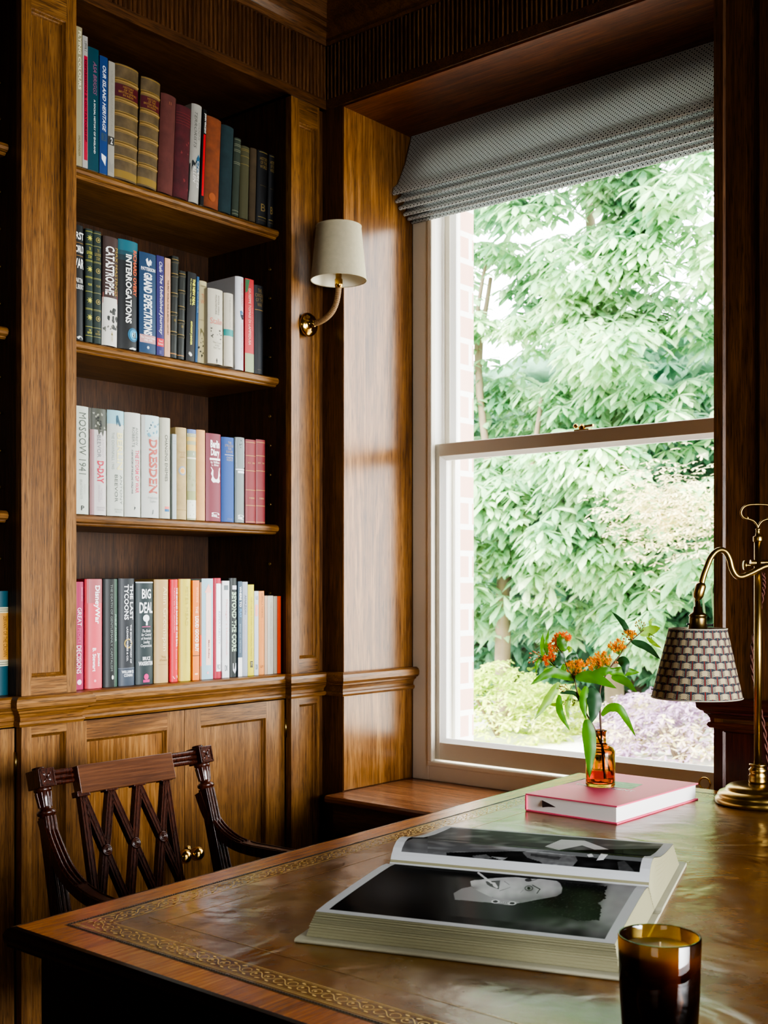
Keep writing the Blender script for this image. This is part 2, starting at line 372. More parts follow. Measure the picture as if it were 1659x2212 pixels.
L.new(br.outputs['Color'],b.inputs['Base Color']); b.inputs['Roughness'].default_value=.9; BRICK=m
m=MB(); m.box(-1.2,.100,YO+.155,YO+.255,-.3,3.3).box(fx1-.01,3.2,YO+.155,YO+.255,-.3,3.3).box(.100,fx1-.01,YO+.155,YO+.255,Z(1.22),3.3).box(.1,fx1-.01,YO+.155,YO+.255,-.3,Z(-.60))
S(m.build('wall_outside',BRICK,keep=True))
m=MB(); m.box(fx0-.028,fx0-.004,YO+.15,YO+.156,Z(-.5),Z(1.2)); S(m.build('trim_11',M['paintout']))

# ================================================================ WINDOW SEAT
ws=empty('window_seat',(.6,2.47,0),label='low polished wood window seat board filling the window recess',cat='window seat')
zt=Z(-.563); 
pr=[(2.281,-.006),(2.285,-.001),(2.292,0)]
bm=MB()
prof=[(YO-.001,zt-.022),(2.288,zt-.022),(2.281,zt-.016),(2.280,zt-.007),(2.284,zt-.001),(2.292,zt),(YO-.001,zt)]
bm.loft([[Vector((x,y,z)) for y,z in prof] for x in (XL+.0045,XR-.0045)],True,True,False)
bm.build('seat_board',M['seat'],ws)
box('front_rail',M['oakdx'],XL+.012,XR-.012,2.305,2.33,zt-.10,zt-.0225,ws,bevel=.001)
panel(back(2.318),(XL+.012,XR-.012,-1.18,-.665),(XL+.09,XR-.09,-1.1,-.70),.010,.01,ws,(red[0],red[1],red[0]))

# ================================================================ ROMAN BLIND
def blind():
    pts=[onx(885,270,.075),onx(882,300,.075),onx(864,345,.075)]
    prof=[(2.640,Z(1.289)),(2.636,Z(1.27)),(2.612,Z(1.20)),(2.578,Z(1.135))]
    bots=[(2.556,1.098),(2.568,1.079),(2.584,1.063),(2.604,1.050),(2.622,1.042),(2.640,1.036)]
    full=[Vector((y,z)) for y,z in prof]
    prevback=None
    for k,(by,bz) in enumerate(bots):
        bz=Z(bz)
        full+=[Vector((by+.004,bz+.022 if k==0 else bz+.010)),Vector((by,bz+.006)),Vector((by+.001,bz+.001)),Vector((by+.006,bz))]
        if k<len(bots)-1:
            full+=[Vector((by+.03,bz+.012)),Vector((by+.042,bz+.014)),Vector((by+.036,bz+.004))]
    full+=[Vector((2.648,Z(1.06))),Vector((2.649,Z(1.289)))]
    # resample for smoothness
    arc=[0]
    for i in range(1,len(full)): arc.append(arc[-1]+(full[i]-full[i-1]).length)
    m=MB(); m.uv=[]
    nx=44; x0,x1=XL+.010,XR-.010; rings=[]
    for i in range(nx+1):
        x=x0+(x1-x0)*i/nx
        r=[]
        for j,p in enumerate(full):
            sag=.004*sin(pi*i/nx)*(1 if 3<j<len(full)-2 else .2)
            wv=.0025*noise.noise((x*4,j*.35,0)) if j<len(full)-2 else 0
            r.append(Vector((x,p.x+wv,p.y-sag))); m.uv.append((x,arc[j]))
        rings.append(r)
    m.loft(rings,False,False,True)
    m.uv+=[(0,0)]*0
    for r in (rings[0],rings[-1]): 
        pass
    return m
mt,n,b=nt('blind_weave'); N=n.nodes; L=n.links
uv=N.new('ShaderNodeUVMap'); mp=N.new('ShaderNodeMapping'); mp.inputs['Rotation'].default_value=(0,0,radians(45)); mp.inputs['Scale'].default_value=(112,112,112)
L.new(uv.outputs[0],mp.inputs['Vector'])
fr=N.new('ShaderNodeVectorMath'); fr.operation='FRACTION'; L.new(mp.outputs[0],fr.inputs[0])
sb=N.new('ShaderNodeVectorMath'); sb.operation='SUBTRACT'; L.new(fr.outputs[0],sb.inputs[0]); sb.inputs[1].default_value=(.5,.5,0)
ab=N.new('ShaderNodeVectorMath'); ab.operation='ABSOLUTE'; L.new(sb.outputs[0],ab.inputs[0])
sp=N.new('ShaderNodeSeparateXYZ'); L.new(ab.outputs[0],sp.inputs[0])
mxm=N.new('ShaderNodeMath'); mxm.operation='MAXIMUM'; L.new(sp.outputs['X'],mxm.inputs[0]); L.new(sp.outputs['Y'],mxm.inputs[1])
dot=N.new('ShaderNodeMath'); dot.operation='LESS_THAN'; dot.inputs[1].default_value=.21; L.new(mxm.outputs[0],dot.inputs[0])
ln=N.new('ShaderNodeMath'); ln.operation='GREATER_THAN'; ln.inputs[1].default_value=.44; L.new(mxm.outputs[0],ln.inputs[0])
c1=N.new('ShaderNodeMix'); c1.data_type='RGBA'; c1.inputs[6].default_value=(*hexc('#e8ebea'),1); c1.inputs[7].default_value=(*hexc('#a6adb4'),1); L.new(ln.outputs[0],c1.inputs[0])
c2=N.new('ShaderNodeMix'); c2.data_type='RGBA'; c2.inputs[7].default_value=(*hexc('#20262e'),1); L.new(c1.outputs[2],c2.inputs[6]); L.new(dot.outputs[0],c2.inputs[0])
L.new(c2.outputs[2],b.inputs['Base Color']); b.inputs['Roughness'].default_value=.9
tl=N.new('ShaderNodeBsdfTranslucent'); L.new(c2.outputs[2],tl.inputs['Color']); ms=N.new('ShaderNodeMixShader'); ms.inputs[0].default_value=.5
L.new(b.outputs[0],ms.inputs[1]); L.new(tl.outputs[0],ms.inputs[2]); L.new(ms.outputs[0],N['Material Output'].inputs['Surface'])
BL=empty('roman_blind',(.6,2.61,Z(1.03)),label='patterned grey roman blind gathered in folds at the top of the window',cat='blind')
bo=blind().build('blind_fabric',mt,BL)
box('head_rail',M['paint'],XL+.012,XR-.012,2.6415,2.6475,Z(1.255),Z(1.287),BL)
# ================================================================ BOOKCASE
BK='built in oak bookcase'
bc=empty('bookcase',(-.2,(Y1+Y2)/2,0),label='built-in oak bookcase bay with full shelves between two panelled pilasters',cat='bookcase')
bl=empty('bookcase',(-.2,1.0,0),label='dark neighbouring bookcase bay cut off by the left edge of the picture',cat='bookcase')
dk=M['oakin']
ZT=1.3006
def carcass(par,ya,yb,zs):
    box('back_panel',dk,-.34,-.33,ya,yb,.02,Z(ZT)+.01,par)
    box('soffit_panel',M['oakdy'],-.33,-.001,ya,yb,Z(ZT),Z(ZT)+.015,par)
    box('base_top',M['oaky'],-.33,XB-.001,ya,yb,Z(-.262),Z(-.2405),par)
    for z in zs:
        z=Z(z); m=MB(); t=.026
        prof=[(-.33,z),(-.058,z),(-.053,z-.001),(-.047,z-.005),(-.045,z-.011),(-.047,z-.017),(-.052,z-.020),(-.056,z-.0205),(-.056,z-.023),(-.060,z-t),(-.33,z-t)]
        m.loft([[Vector((x,y,zz)) for x,zz in prof] for y in (ya+.001,yb-.001)],True,True,False)
        m.build('shelf',M['oaky'],par)
SH=[.947,.5515,.157]
def side(par,y,ys,dirn):
    # side board with a column of brass shelf pins
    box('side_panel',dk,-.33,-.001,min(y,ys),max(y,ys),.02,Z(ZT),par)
carcass(bc,Y1,Y2,SH)
ZL=[ (onx(5,320,-.045).z-H), (onx(5,719,-.045).z-H), (onx(5,1120,-.045).z-H)]
ZL=[.947,.5515,.157]
carcass(bl,.25,Y0-.001,ZL)
# pilasters (front at x=0) — uprights between the bays
def pilaster(par,ya,yb,in0,in1):
    e=empty('pilaster',(0,(ya+yb)/2,0)); e.parent=par; e.location=Vector((0,(ya+yb)/2,0))-par.location
    box('core',dk,-.33,-.0205,ya,yb,.02,Z(ZS),e)
    for (b0,b1,i0,i1) in ((-.2405,ZS,-.203,ZS-.06),(-1.18,-.306,-1.06,-.323)):
        panel(left(0),(ya,yb,b0,b1),(in0,in1,i0,i1),.013,.009,e,(M['oakz'],M['oaky'],M['oakz']))
    return e
yl=lambda u: onx(u,0,0).y
pilaster(bc,Y0,Y1,yl(67),yl(144))
pilaster(bc,Y2,Y3,yl(646),yl(686))
box('filler_strip',M['oakdz'],-.33,XN,Y3,YW-.001,.02,Z(ZS),bc)
# pins
m=MB()
pl=[]
for y,s in ((Y2,-1),):
    for u,v in ((586,583),(586,645),(586,709),(586,772),(586,900),(586,963),(586,1026),(586,1090),(586,1218),(586,1281)):
        p=onx(u,v,-.078); z=p.z; pl.append((y,z))
for y,z in pl: m.lathe([(.0045,-.0035),(.004,-.0045),(.0028,-.0045),(.0028,-.001),(0,-.001)],(-.078,y,z),12,axis=(0,1,0))
m.build('shelf_pin_holes',M['brassold'],bc,kind='stuff')
m=MB()
for v in (181,259,416,496,577,657,815,893,974,1053,1207,1640): 
    if v<1250:
        p=onx(4,v,-.078); m.lathe([(.0045,-.0035),(.004,-.0045),(.0028,-.0045),(.0028,-.001),(0,-.001)],(-.078,Y0,p.z),12,axis=(0,1,0))
m.build('shelf_pin_holes',M['brassold'],bl,kind='stuff')
# cupboard below: face frame, two doors with knobs and hinges
box('plinth',M['oaky'],-.33,XB,Y1,Y2,.0,.1,bc)
box('plinth',M['oaky'],-.33,XB,.25,Y0-.001,.0,.1,bl)
box('cupboard_floor',dk,-.33,-.05,Y1,Y2,.1,.12,bc)
def knob(p,par):
    m=MB().lathe([(.0,0),(.0145,0),(.0145,.003),(.009,.006),(.0065,.012),(.0075,.018),(.0135,.024),(.0175,.033),(.0165,.043),(.010,.050),(0,.052)],p,24,axis=(1,0,0))
    return m.build('knob',M['brass'],par)
def door(par,ya,yb,st,ky,hy,fig=False):
    d=empty('cupboard_door',(0,0,0)); d.parent=par; d.location=Vector((XB,(ya+yb)/2,.1))-par.location
    zt=-.309; zb_=-1.088
    rail=M['oakfy'] if fig else M['oaky']
    panel(left(XB),(ya,yb,zb_,zt),(ya+st[0],yb-st[1],zb_+.07,zt-.042),.011,.008,d,(M['oakz'],rail,M['oakz'] if not fig else M['oakf']))
    if ky is not None: knob((XB+.0005,ky,Z(-.655)),d)
    for hz in (-.385,-.98):
        MB().lathe([(.0,-.025),(.0035,-.025),(.0035,.025),(0,.025)],(XB+.002,hy,Z(hz)),10).build('hinge',M['brassold'],d)
    return d
ym=onx(399,0,XB).y
kl=onx(401,1845,XB+.04).y; kr=onx(428,1838,XB+.04).y
door(bc,Y1+.002,ym-.0008,(onx(187,0,XB).y-Y1-.002,ym-onx(362,0,XB).y),kl,Y1+.001,True)
door(bc,ym+.0008,Y2-.003,(onx(433,0,XB).y-ym,Y2-onx(577,0,XB).y),kr,Y2-.0015)
door(bl,.9,Y0-.003,(.05,.05),None,Y0-.0015)
door(bl,.38,.898,(.05,.05),None,.381)

# ================================================================ BOOKS
def spx(y,w,r):      # bulge of the spine at y
    t=(y/w-.5)*2; t=max(-1,min(1,t)); return -r*(1-sqrt(max(0,1-t*t*.92)))
FONTRES=2
def textmesh(s):
    cu=bpy.data.curves.new('t','FONT'); cu.body=s; cu.size=1; cu.resolution_u=FONTRES; cu.fill_mode='FRONT'; cu.dimensions='2D'
    return cu
_tc={}
def tverts(s,bold=0,shear=0):
    k=(s,bold,shear)
    if k in _tc: return _tc[k]
    cu=textmesh(s); cu.offset=bold; cu.shear=shear; cu.align_x='CENTER' if '\n' in s else 'LEFT'
    cu.space_line=.9
    o=bpy.data.objects.new('t',cu); COL.objects.link(o)
    dg=bpy.context.evaluated_depsgraph_get(); me=bpy.data.meshes.new_from_object(o.evaluated_get(dg))
    vs=[v.co.copy() for v in me.vertices]; fs=[tuple(p.vertices) for p in me.polygons]
    bpy.data.objects.remove(o); bpy.data.curves.remove(cu); bpy.data.meshes.remove(me)
    x0=min(v.x for v in vs); x1=max(v.x for v in vs); y0=min(v.y for v in vs); y1=max(v.y for v in vs)
    vs=[((v.x-x0)/(x1-x0),(v.y-y0)/(y1-y0)) for v in vs]
    _tc[k]=(vs,fs); return vs,fs
def col(c,rough=.5):
    return plain('ink_'+c.strip('#'),c,rough=rough)
PRT={'t':'title','h':'title','b':'spine_band','o':'emblem','f':'emblem'}
def book(row,u0,u1,vt,ln,color,label,deco=(),X=None,r=None,d=.152,rough=.45,hard=True,cat='book',group=None,side=None,var=.0,zb=None,h=None,par=None,dx=0):
    Xs={1:-.052,2:-.052,3:-.052,4:-.034,0:-.052}[row] if X is None else X
    Xs+=dx
    zb={1:SH[0],2:SH[1],3:SH[2],4:-.2402,0:-.2402}[row] if zb is None else zb
    a=onx(u0,0,Xs).y+.0002; b=onx(u1,0,Xs).y-.0002; w=b-a
    um=(u0+u1)/2; h=(onx(um,vt,Xs).z-Z(zb))
    lean=(onx(um+ln,0,Xs).y-onx(um,0,Xs).y)/h if ln else 0
    th=math.asin(max(-.2,min(.2,lean)))
    if row==1 and ln>=8: th=.047
    if row==1 and 3<=ln<8 and u0>480: th=.030
    if row==2 and ln>=4: th=.027
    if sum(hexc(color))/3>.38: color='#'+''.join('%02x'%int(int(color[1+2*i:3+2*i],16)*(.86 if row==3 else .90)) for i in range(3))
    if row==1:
        cc_=[int(color[1+2*i:3+2*i],16) for i in range(3)]; g_=sum(cc_)/3; color='#'+''.join('%02x'%int((c_*.80+g_*.20)*.86) for c_ in cc_)  # top shelf covers dimmed and greyed, its weaker light painted in
    rough=max(rough,.5)
    group=group or {1:'books on the top shelf',2:'books on the second shelf',3:'books on the third shelf',4:'books standing on the cupboard top'}.get(row)
    o=empty('book',(Xs,a,Z(zb)+ (0.0003)+w*max(0,sin(th))),(-th,0,0),label=label,cat=cat,group=group)
    if r is None: r=min(.009,w*.28) if hard else w*.06
    tk=.0018 if hard else .0006
    n=10 if hard else 4
    out=[(-d,0)]+[(spx(w*i/n,w,r)-0.0,w*i/n) for i in range(n+1)]+[(-d,w)]
    m=MB()
    # outer skin: sides flat, spine smooth
    def wall(seq,sm):
        rg=[[Vector((x,y,z)) for x,y in seq] for z in (0,h)]
        m.loft(rg,False,False,sm)
    wall(out[:2],False); wall(out[1:-1],True); wall(out[-2:],False)
    inn=[(-d,tk)]+[(min(spx(tk+(w-2*tk)*i/n,w,r),0)-tk,tk+(w-2*tk)*i/n) for i in range(n+1)]+[(-d,w-tk)]
    for z in (0,h):
        k=len(out); m.add([Vector((x,y,z)) for x,y in out]+[Vector((x,y,z)) for x,y in inn],[(i,i+1,k+i+1,k+i) for i in range(k-1)])
    rg=[[Vector((x,y,z)) for x,y in inn] for z in (0,h)]; m.loft(rg,False,False,False)
    m.add([(-d,0,0),(-d,tk,0),(-d,tk,h),(-d,0,h),(-d,w-tk,0),(-d,w,0),(-d,w,h),(-d,w-tk,h)],[(0,1,2,3),(4,5,6,7)])
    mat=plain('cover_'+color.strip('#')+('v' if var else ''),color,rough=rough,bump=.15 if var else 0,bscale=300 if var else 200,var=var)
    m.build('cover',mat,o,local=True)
    g=.003 if hard else .0003
    MB().box(-d+(.003 if hard else 0),-tk-r-.0005,tk,w-tk,g,h-g).build('pages',M['paper'],o,local=True)
    for q in deco:
        k=q[0]
        if k in 'th':
            _,s,s0,s1,c0,c1,cc=q[:7]; opt=q[7] if len(q)>7 else {}
            vs,fs=tverts(s,opt.get('bold',0),opt.get('it',0))
            m=MB(); pts=[]
            for x,y in vs:
                if k=='t': yy=(c0+(c1-c0)*y)*w; zz=h*(1-(s0+(s1-s0)*x))
                else: yy=(c0+(c1-c0)*x)*w; zz=h*(1-(s1+(s0-s1)*y))
                pts.append(Vector((spx(yy,w,r)+opt.get('up',.0006),yy,zz)))
            m.add(pts,fs); m.build(opt.get('name','title'),col(cc),o,local=True)
        elif k=='b':
            _,s0,s1,c0,c1,cc=q[:6]; opt=q[6] if len(q)>6 else {}
            up=opt.get('up',.0003); bul=opt.get('bulge',0)
            nn=max(2,int(10*(c1-c0)+1)); zz=[h*(1-s1),h*(1-s0)]
            if bul: zz=[h*(1-s1)+(h*(s1-s0))*t for t in (0,.25,.5,.75,1)]
            rings=[]
            for iz,z in enumerate(zz):
                bb=bul*sin(pi*iz/(len(zz)-1)) if bul else 0
                rings.append([Vector((spx((c0+(c1-c0)*i/nn)*w,w,r)+up+bb,(c0+(c1-c0)*i/nn)*w,z)) for i in range(nn+1)])
            MB().loft(rings,False,False,True).build(opt.get('name','spine_band'),col(cc),o,local=True)
        elif k in 'of':
            _,s,c,rad,cc=q[:5]; opt=q[5] if len(q)>5 else {}
            pts=[]; nn=24
            for i in range(nn):
                a_=2*pi*i/nn; rr=rad*(1 if k=='o' else (.62+.38*cos(8*a_/1)))
                asp=opt.get('asp',1)
                yy=c*w+rr*cos(a_)*asp; pts.append(Vector((spx(yy,w,r)+opt.get('up',.0007),yy,h*(1-s)+rr*sin(a_))))
            MB().add(pts+[Vector((spx(c*w,w,r)+opt.get('up',.0007),c*w,h*(1-s)))],[(i,(i+1)%nn,nn) for i in range(nn)]).build('emblem',col(cc),o,local=True)
        elif k=='p':      # free polygon in (across, down) fractions
            _,poly,cc=q[:3]; opt=q[3] if len(q)>3 else {}
            pts=[Vector((spx(c*w,w,r)+opt.get('up',.0005),c*w,h*(1-s))) for c,s in poly]
            MB().add(pts,[tuple(range(len(pts)))]).build(opt.get('name','cover_picture'),col(cc),o,local=True)
    return o
B=dict(bold=.02); BB=dict(bold=.035); IT=dict(it=.3); ITB=dict(it=.3,bold=.015)
G='#a08a46'
def bands(ss,c=G,th=.006): return [('b',s,s+th,0.02,.98,c) for s in ss]
def jag(n,c0,c1,s0,s1,seed):     # irregular picture blot
    q=random.Random(seed); return [(c0+(c1-c0)*i/n,s0+q.random()*.03) for i in range(n+1)]+[(c1,s1),(c0,s1)]
def blots(k,c0,c1,s0,s1,cc,seed,sz=.06):
    q=random.Random(seed); out=[]
    for i in range(k):
        c=q.uniform(c0,c1); s=q.uniform(s0,s1); a=q.uniform(.5,1)*sz
        pts=[]
        for j in range(7):
            an=2*pi*j/7; rr=a*q.uniform(.4,1); pts.append((min(.97,max(.03,c+rr*2.2*cos(an))),s+rr*.5*sin(an)))
        out.append(('p',pts,cc,dict(up=.0004+.00005*i)))
    return out
# ---- top shelf
R1='in the top row of books'
book(1,164,178,58,0,'#b8ac80','thin cream book with pale capitals at the left end of the top shelf',[('t','FLYING COLOURS',.03,.45,.35,.8,'#e8e0b8',B),('t','SALAMANDER',.78,.93,.4,.7,'#5a5238')],hard=False)
book(1,178.5,190,78,0,'#d8d2c8','slim white book with a long crimson spine panel on the top shelf',[('b',.15,.94,.25,.92,'#b02540'),('t','DEPRESSION & DICTATORSHIP',.18,.80,.38,.8,'#4a0a18',B),('h','20',.05,.10,.35,.8,'#5a5a58'),('b',.11,.113,.3,.85,'#4a4a48'),('b',.04,.043,.3,.85,'#4a4a48')],hard=False)
book(1,190.5,214,104,0,'#0a5468','teal paperback with pink and white spine lettering on the top shelf',[('t','ASA BRIGGS',.11,.38,.45,.78,'#a06080',IT),('t','A SOCIAL HISTORY OF ENGLAND',.42,.86,.5,.66,'#d8dcd8',B)],hard=False)
book(1,215,232.5,122,1,'#1a4a98','cobalt blue spine with white italics and a small numeral three, top shelf',[('t','OUR ISLAND HERITAGE',.08,.64,.32,.74,'#e6eaf0',ITB),('b',.655,.72,.2,.85,'#3c5262'),('h','3',.665,.71,.4,.7,'#1c3a78'),('p',[(.2,.83),(.8,.85),(.7,.93),(.45,.9),(.25,.88)],'#dfe4ea')],hard=False)
book(1,233,247,133,2,'#c6c0b0','pale grey spine with a dark square numeral two beside the tan calf volumes',[('t','OUR ISLAND HERITAGE',.08,.64,.35,.72,'#8e8a80',IT),('b',.655,.73,.02,.95,'#3a3a38'),('h','2',.665,.72,.35,.68,'#e8e6e0',B),('p',[(.1,.86),(.5,.9),(.9,.88),(.8,.97),(.2,.96)],'#8e8c84')],hard=False)
def calf(u0,u1,vt,ln,lab):
    dc=[]
    for s in (.135,.30,.42,.56,.68,.80): dc+= [('b',s,s+.022,0,1,'#8a6c34',dict(bulge=.0022,name='raised_band')),('b',s-.010,s-.006,0,1,'#a8893e'),('b',s+.028,s+.031,0,1,'#a8893e')]
    dc+=[('b',.175,.285,0.01,.99,'#561420',dict(name='title_label')),('h','HISTORY\nOF THE\nBRITISH EMPIRE\nIN INDIA',.185,.275,.12,.88,'#a88a48',dict(up=.0009)),('b',.92,.985,0,1,'#8a7034'),('b',.008,.014,0,1,'#a08038')]
    return book(1,u0,u1,vt,ln,'#7c6440',lab,dc,r=.011,var=.35,rough=.5)
calf(248.5,299.5,143,4,'larger antique tan calf volume with raised bands, left of the pair')
calf(300,342,169,9,'smaller antique tan calf volume with raised bands, next to the faded rose book')
book(1,343,376,203,10,'#7a3a30','faded rose cloth book with a frayed top beside the tan calf pair',[('h','II',.07,.10,.45,.6,'#8e5a40')],var=.2,rough=.8)
book(1,376.5,409,228,11,'#6a1620','worn dark crimson cloth book with faint bands, leaning on the top shelf',bands((.08,.11,.14,.17,.2),'#7e2a2a',.004)+blots(6,.1,.9,.3,.97,'#7a3030',5,.05),var=.35,rough=.7)
book(1,409.5,432,224,9,'#cdc8ba','white dust jacket with a dark mountain picture along its foot, top shelf',[('p',[(.0,.62),(.2,.57),(.4,.6),(.6,.53),(.8,.58),(1,.5),(1,1),(0,1)],'#1c2226'),('t',"GOD'S",.18,.36,.58,.8,'#70706a',IT),('t','TERRORISTS',.08,.45,.22,.45,'#5a5a56',IT),('t','CHARLES',.57,.85,.58,.82,'#e6e4de',dict(it=.3,up=.0009)),('t','ALLEN',.62,.80,.25,.48,'#e6e4de',dict(it=.3,up=.0009)),('p',[(.5,.55),(.7,.5),(.9,.53),(.8,.66),(.6,.7)],'#2c5a78')],dx=.0)
book(1,432.5,440,234,9,'#121214','very thin black book with a scarlet strip beside the rust orange cloth book',[('b',.26,.90,.25,.85,'#c8141e'),('t','JOHN VINCENT',.04,.25,.25,.85,'#e0ddd4',BB)],hard=False)
book(1,440.5,474.5,253,11,'#a04a1e','rust orange cloth book with a frayed top edge on the top shelf',[('o',.88,.5,.011,'#9a5226')],var=.3,rough=.8)
book(1,475,502,271,11,'#1c3e44','deep teal cloth book right of the rust orange one',[],rough=.8,var=.2)
book(1,502.5,517.3,297,9,'#3c4a38','grey green cloth book with faint silver lines across the spine',bands((.02,.08,.10,.15,.17,.31,.33,.93,.97),'#7e8068',.006),rough=.8)
book(1,519.5,539,316,6,'#5a5634','olive cloth book with thin gilt lines, fourth from the right on the top shelf',bands((.04,.06,.14,.25),'#8a7434',.005),rough=.8)
book(1,539.5,554,320,4,'#5a4628','brown cloth book third from the right end of the top shelf',[],rough=.8,var=.2)
for a_,b_,v_,l_,lb in ((556,579,326,6,'black book with gilt lettering second from the right end of the top shelf'),(579.5,592,334,3,'black book with gilt lettering at the right end of the top shelf')):
    book(1,a_,b_,v_,l_,'#101216',lb,[('h','HISTORY\nOF THE\nWORLD',.09,.24,.15,.85,'#8a7440'),('b',.02,.025,.1,.9,G),('b',.47,.475,.2,.8,'#6a5a30'),('h','B',.72,.82,.3,.7,'#7a6638'),('b',.9,.905,.1,.9,G),('b',.94,.945,.1,.9,'#6a5a30')])
# ---- second shelf
W_='#ecebe4'
book(2,153,184,486,0,'#0c0d0e','black book with large white horizontal capitals at the left end of the second shelf',[('h','FIRST',.06,.125,.06,.95,W_,B),('b',.15,.155,.05,.95,'#8a6428'),('h','WORLD',.175,.24,.06,.95,W_,B),('b',.262,.267,.05,.95,'#8a6428'),('h','WAR',.29,.375,.05,.95,W_,B),('h','MARTIN',.46,.50,.2,.85,W_),('h','GILBERT',.515,.555,.15,.95,W_),('p',[(.4,.975),(.6,.96),(.8,.965),(.9,.985),(.5,.99)],'#b8b8b0')])
def flw(u0,u1,vt,lab,cc,kind):
    dc=bands((.02,.135,.275,.42,.55,.70,.86,.94),'#9a9a30' if kind else '#8a8648',.005)+bands((.285,.43,.71),'#9a9a30' if kind else '#8a8648',.003)
    for s in (.08,.355,.63,.78):
        dc+= [('f',s,.5,.0082,cc)] if kind else [('o',s,.5,.006,cc),('o',s,.5,.0045,'#23302a',dict(up=.0009)),('o',s,.5,.0025,cc,dict(up=.0011))]
    dc+=[('h','THE\nGATHERING\nSTORM',.16,.26,.12,.88,cc),('h','VOLUME',.48,.50,.25,.75,cc),('h','THE\nREPRINT',.885,.925,.2,.8,cc)]
    return book(2,u0,u1,vt,0,'#20302a',lab,dc,rough=.6)
flw(186,202.5,495,'dark green book with bright yellow flower stamps down the spine','#c8c43c',True)
flw(203,221,500,'dark green book with dull gold ring stamps beside the yellow flower one','#9a8c48',False)
book(2,222.5,256,512,3,'#43302a','dust jacket titled Catastrophe with a battlefield photograph on the lower spine',[('p',[(0.02,.52),(.3,.49),(.7,.5),(.98,.48),(.98,.6),(.02,.62)],'#8a4a40'),('b',.56,1,.0,1,'#c8c6bc',dict(name='cover_picture')),('t','CATASTROPHE',.09,.535,.12,.66,'#f0eee8',dict(bold=.03,up=.0011)),('t','MAX HASTINGS',.09,.535,.72,.93,'#a8903c',dict(up=.0011))]+blots(16,.15,.9,.66,.84,'#3a3c38',3,.07)+blots(8,.1,.9,.8,.92,'#6a6a60',9,.05)+[('t','HISTORY',.87,.96,.5,.62,'#b0a050',dict(up=.0016))])
book(2,257,300,520,1,'#0b0e10','thick black jacket titled Interrogations with a teal top and glowing blue light',[('b',0,.10,0,1,'#17606e'),('b',.10,.14,0,1,'#114550'),('b',.14,.19,0,1,'#0d2c34'),('t','RICHARD OVERY',.08,.50,.70,.90,'#d8602c',dict(bold=.02,up=.0008)),('t','INTERROGATIONS',.13,.76,.32,.62,'#f0efe8',dict(bold=.025,up=.0008)),('o',.86,.72,.0165,'#0e5878',dict(up=.0005)),('o',.86,.74,.012,'#2890b8',dict(up=.0007)),('o',.86,.76,.007,'#b8e4f0',dict(up=.0009)),('h','RIII',.835,.89,.7,.88,'#101418',dict(up=.0012,bold=.02)),('p',[(.55,.985),(.7,.975),(.9,.98),(.85,.995),(.5,.995)],'#c8ccc8')])
book(2,301.5,338,547,0,'#123a5c','navy paperback titled Grand Expectations with a pink band near its foot',[('p',[(.36,.07),(.46,.05),(.52,.09),(.62,.06),(.72,.08),(.68,.12),(.6,.115),(.56,.135),(.44,.12)],'#e4e6e8'),('h','PATTERSON',.145,.18,.1,.94,'#e8eaec',B),('t','GRAND EXPECTATIONS',.20,.82,.24,.74,'#eef0f0',BB),('b',.82,.90,.03,.97,'#b88c88'),('h','The United States\n1945-1974',.835,.885,.08,.92,'#f4eeee'),('o',.945,.5,.0035,'#b8c0c8')],hard=False)
book(2,338.5,355,553,0,'#2c2664','purple paperback titled The Unfinished Journey with a red box at the foot',[('t','Chafe',.06,.165,.32,.72,'#dcdcec',IT),('t','The Unfinished Journey',.19,.79,.28,.8,'#e4e4f0',IT),('b',.83,.91,.05,.95,'#c82830'),('h','Third\nEdition',.845,.895,.2,.8,'#f4d8d8'),('t','OXFORD',.95,.985,.35,.6,'#8080b0')],hard=False)
book(2,355.5,368,558,1,'#c89a78','peach paperback with small black capitals down the spine on the second shelf',[('t','THE FIRST WORLD WAR IN BRITISH HISTORY',.22,.78,.42,.68,'#2a2220',B),('t','CONSTANTINE',.05,.18,.5,.65,'#9a6a50'),('t','ARNOLD',.84,.94,.5,.65,'#a8805f')],hard=False)
def dleath(u0,u1,vt,ln,lab,ss):
    dc=[]
    for s in ss: dc+=[('b',s,s+.007,0,1,'#8a7238'),('b',s+.013,s+.03,0,1,'#2c2e24',dict(bulge=.0015,name='raised_band')),('b',s+.033,s+.037,0,1,'#6a5a34')]
    dc+=[('f',.63,.5,.006,'#6a5c30'),('b',.955,.965,0,1,'#a07038')]
    return book(2,u0,u1,vt,ln,'#20241e',lab,dc,var=.3,rough=.5)
dleath(368.5,384,553,7,'taller dark green leather volume with gilt bands right of the peach paperback',(.03,.17,.36,.55,.74))
dleath(384.5,400,585,5,'shorter dark green leather volume with gilt bands beside the black New Deal paperback',(.03,.22,.40,.56,.72))
book(2,402,421,588,5,'#0c0e10','black paperback titled The New Deal in yellow letters',[('t','THE NEW DEAL',.07,.37,.55,.85,'#e8e84c',BB),('t','The Depression Years, 1933-40',.07,.37,.28,.42,'#d8d87c',B),('t','ANTHONY J BADGER',.55,.82,.36,.62,'#e0e048',BB),('f',.92,.4,.006,'#e8e8e0'),('o',.93,.5,.004,'#e8e8e0')],hard=False)
book(2,421.5,427,597,5,'#1c4c74','very thin blue paperback beside the black New Deal one',[('t','ANNUAL EDITION IN LONDON',.06,.42,.3,.7,'#8ab0cc')],hard=False)
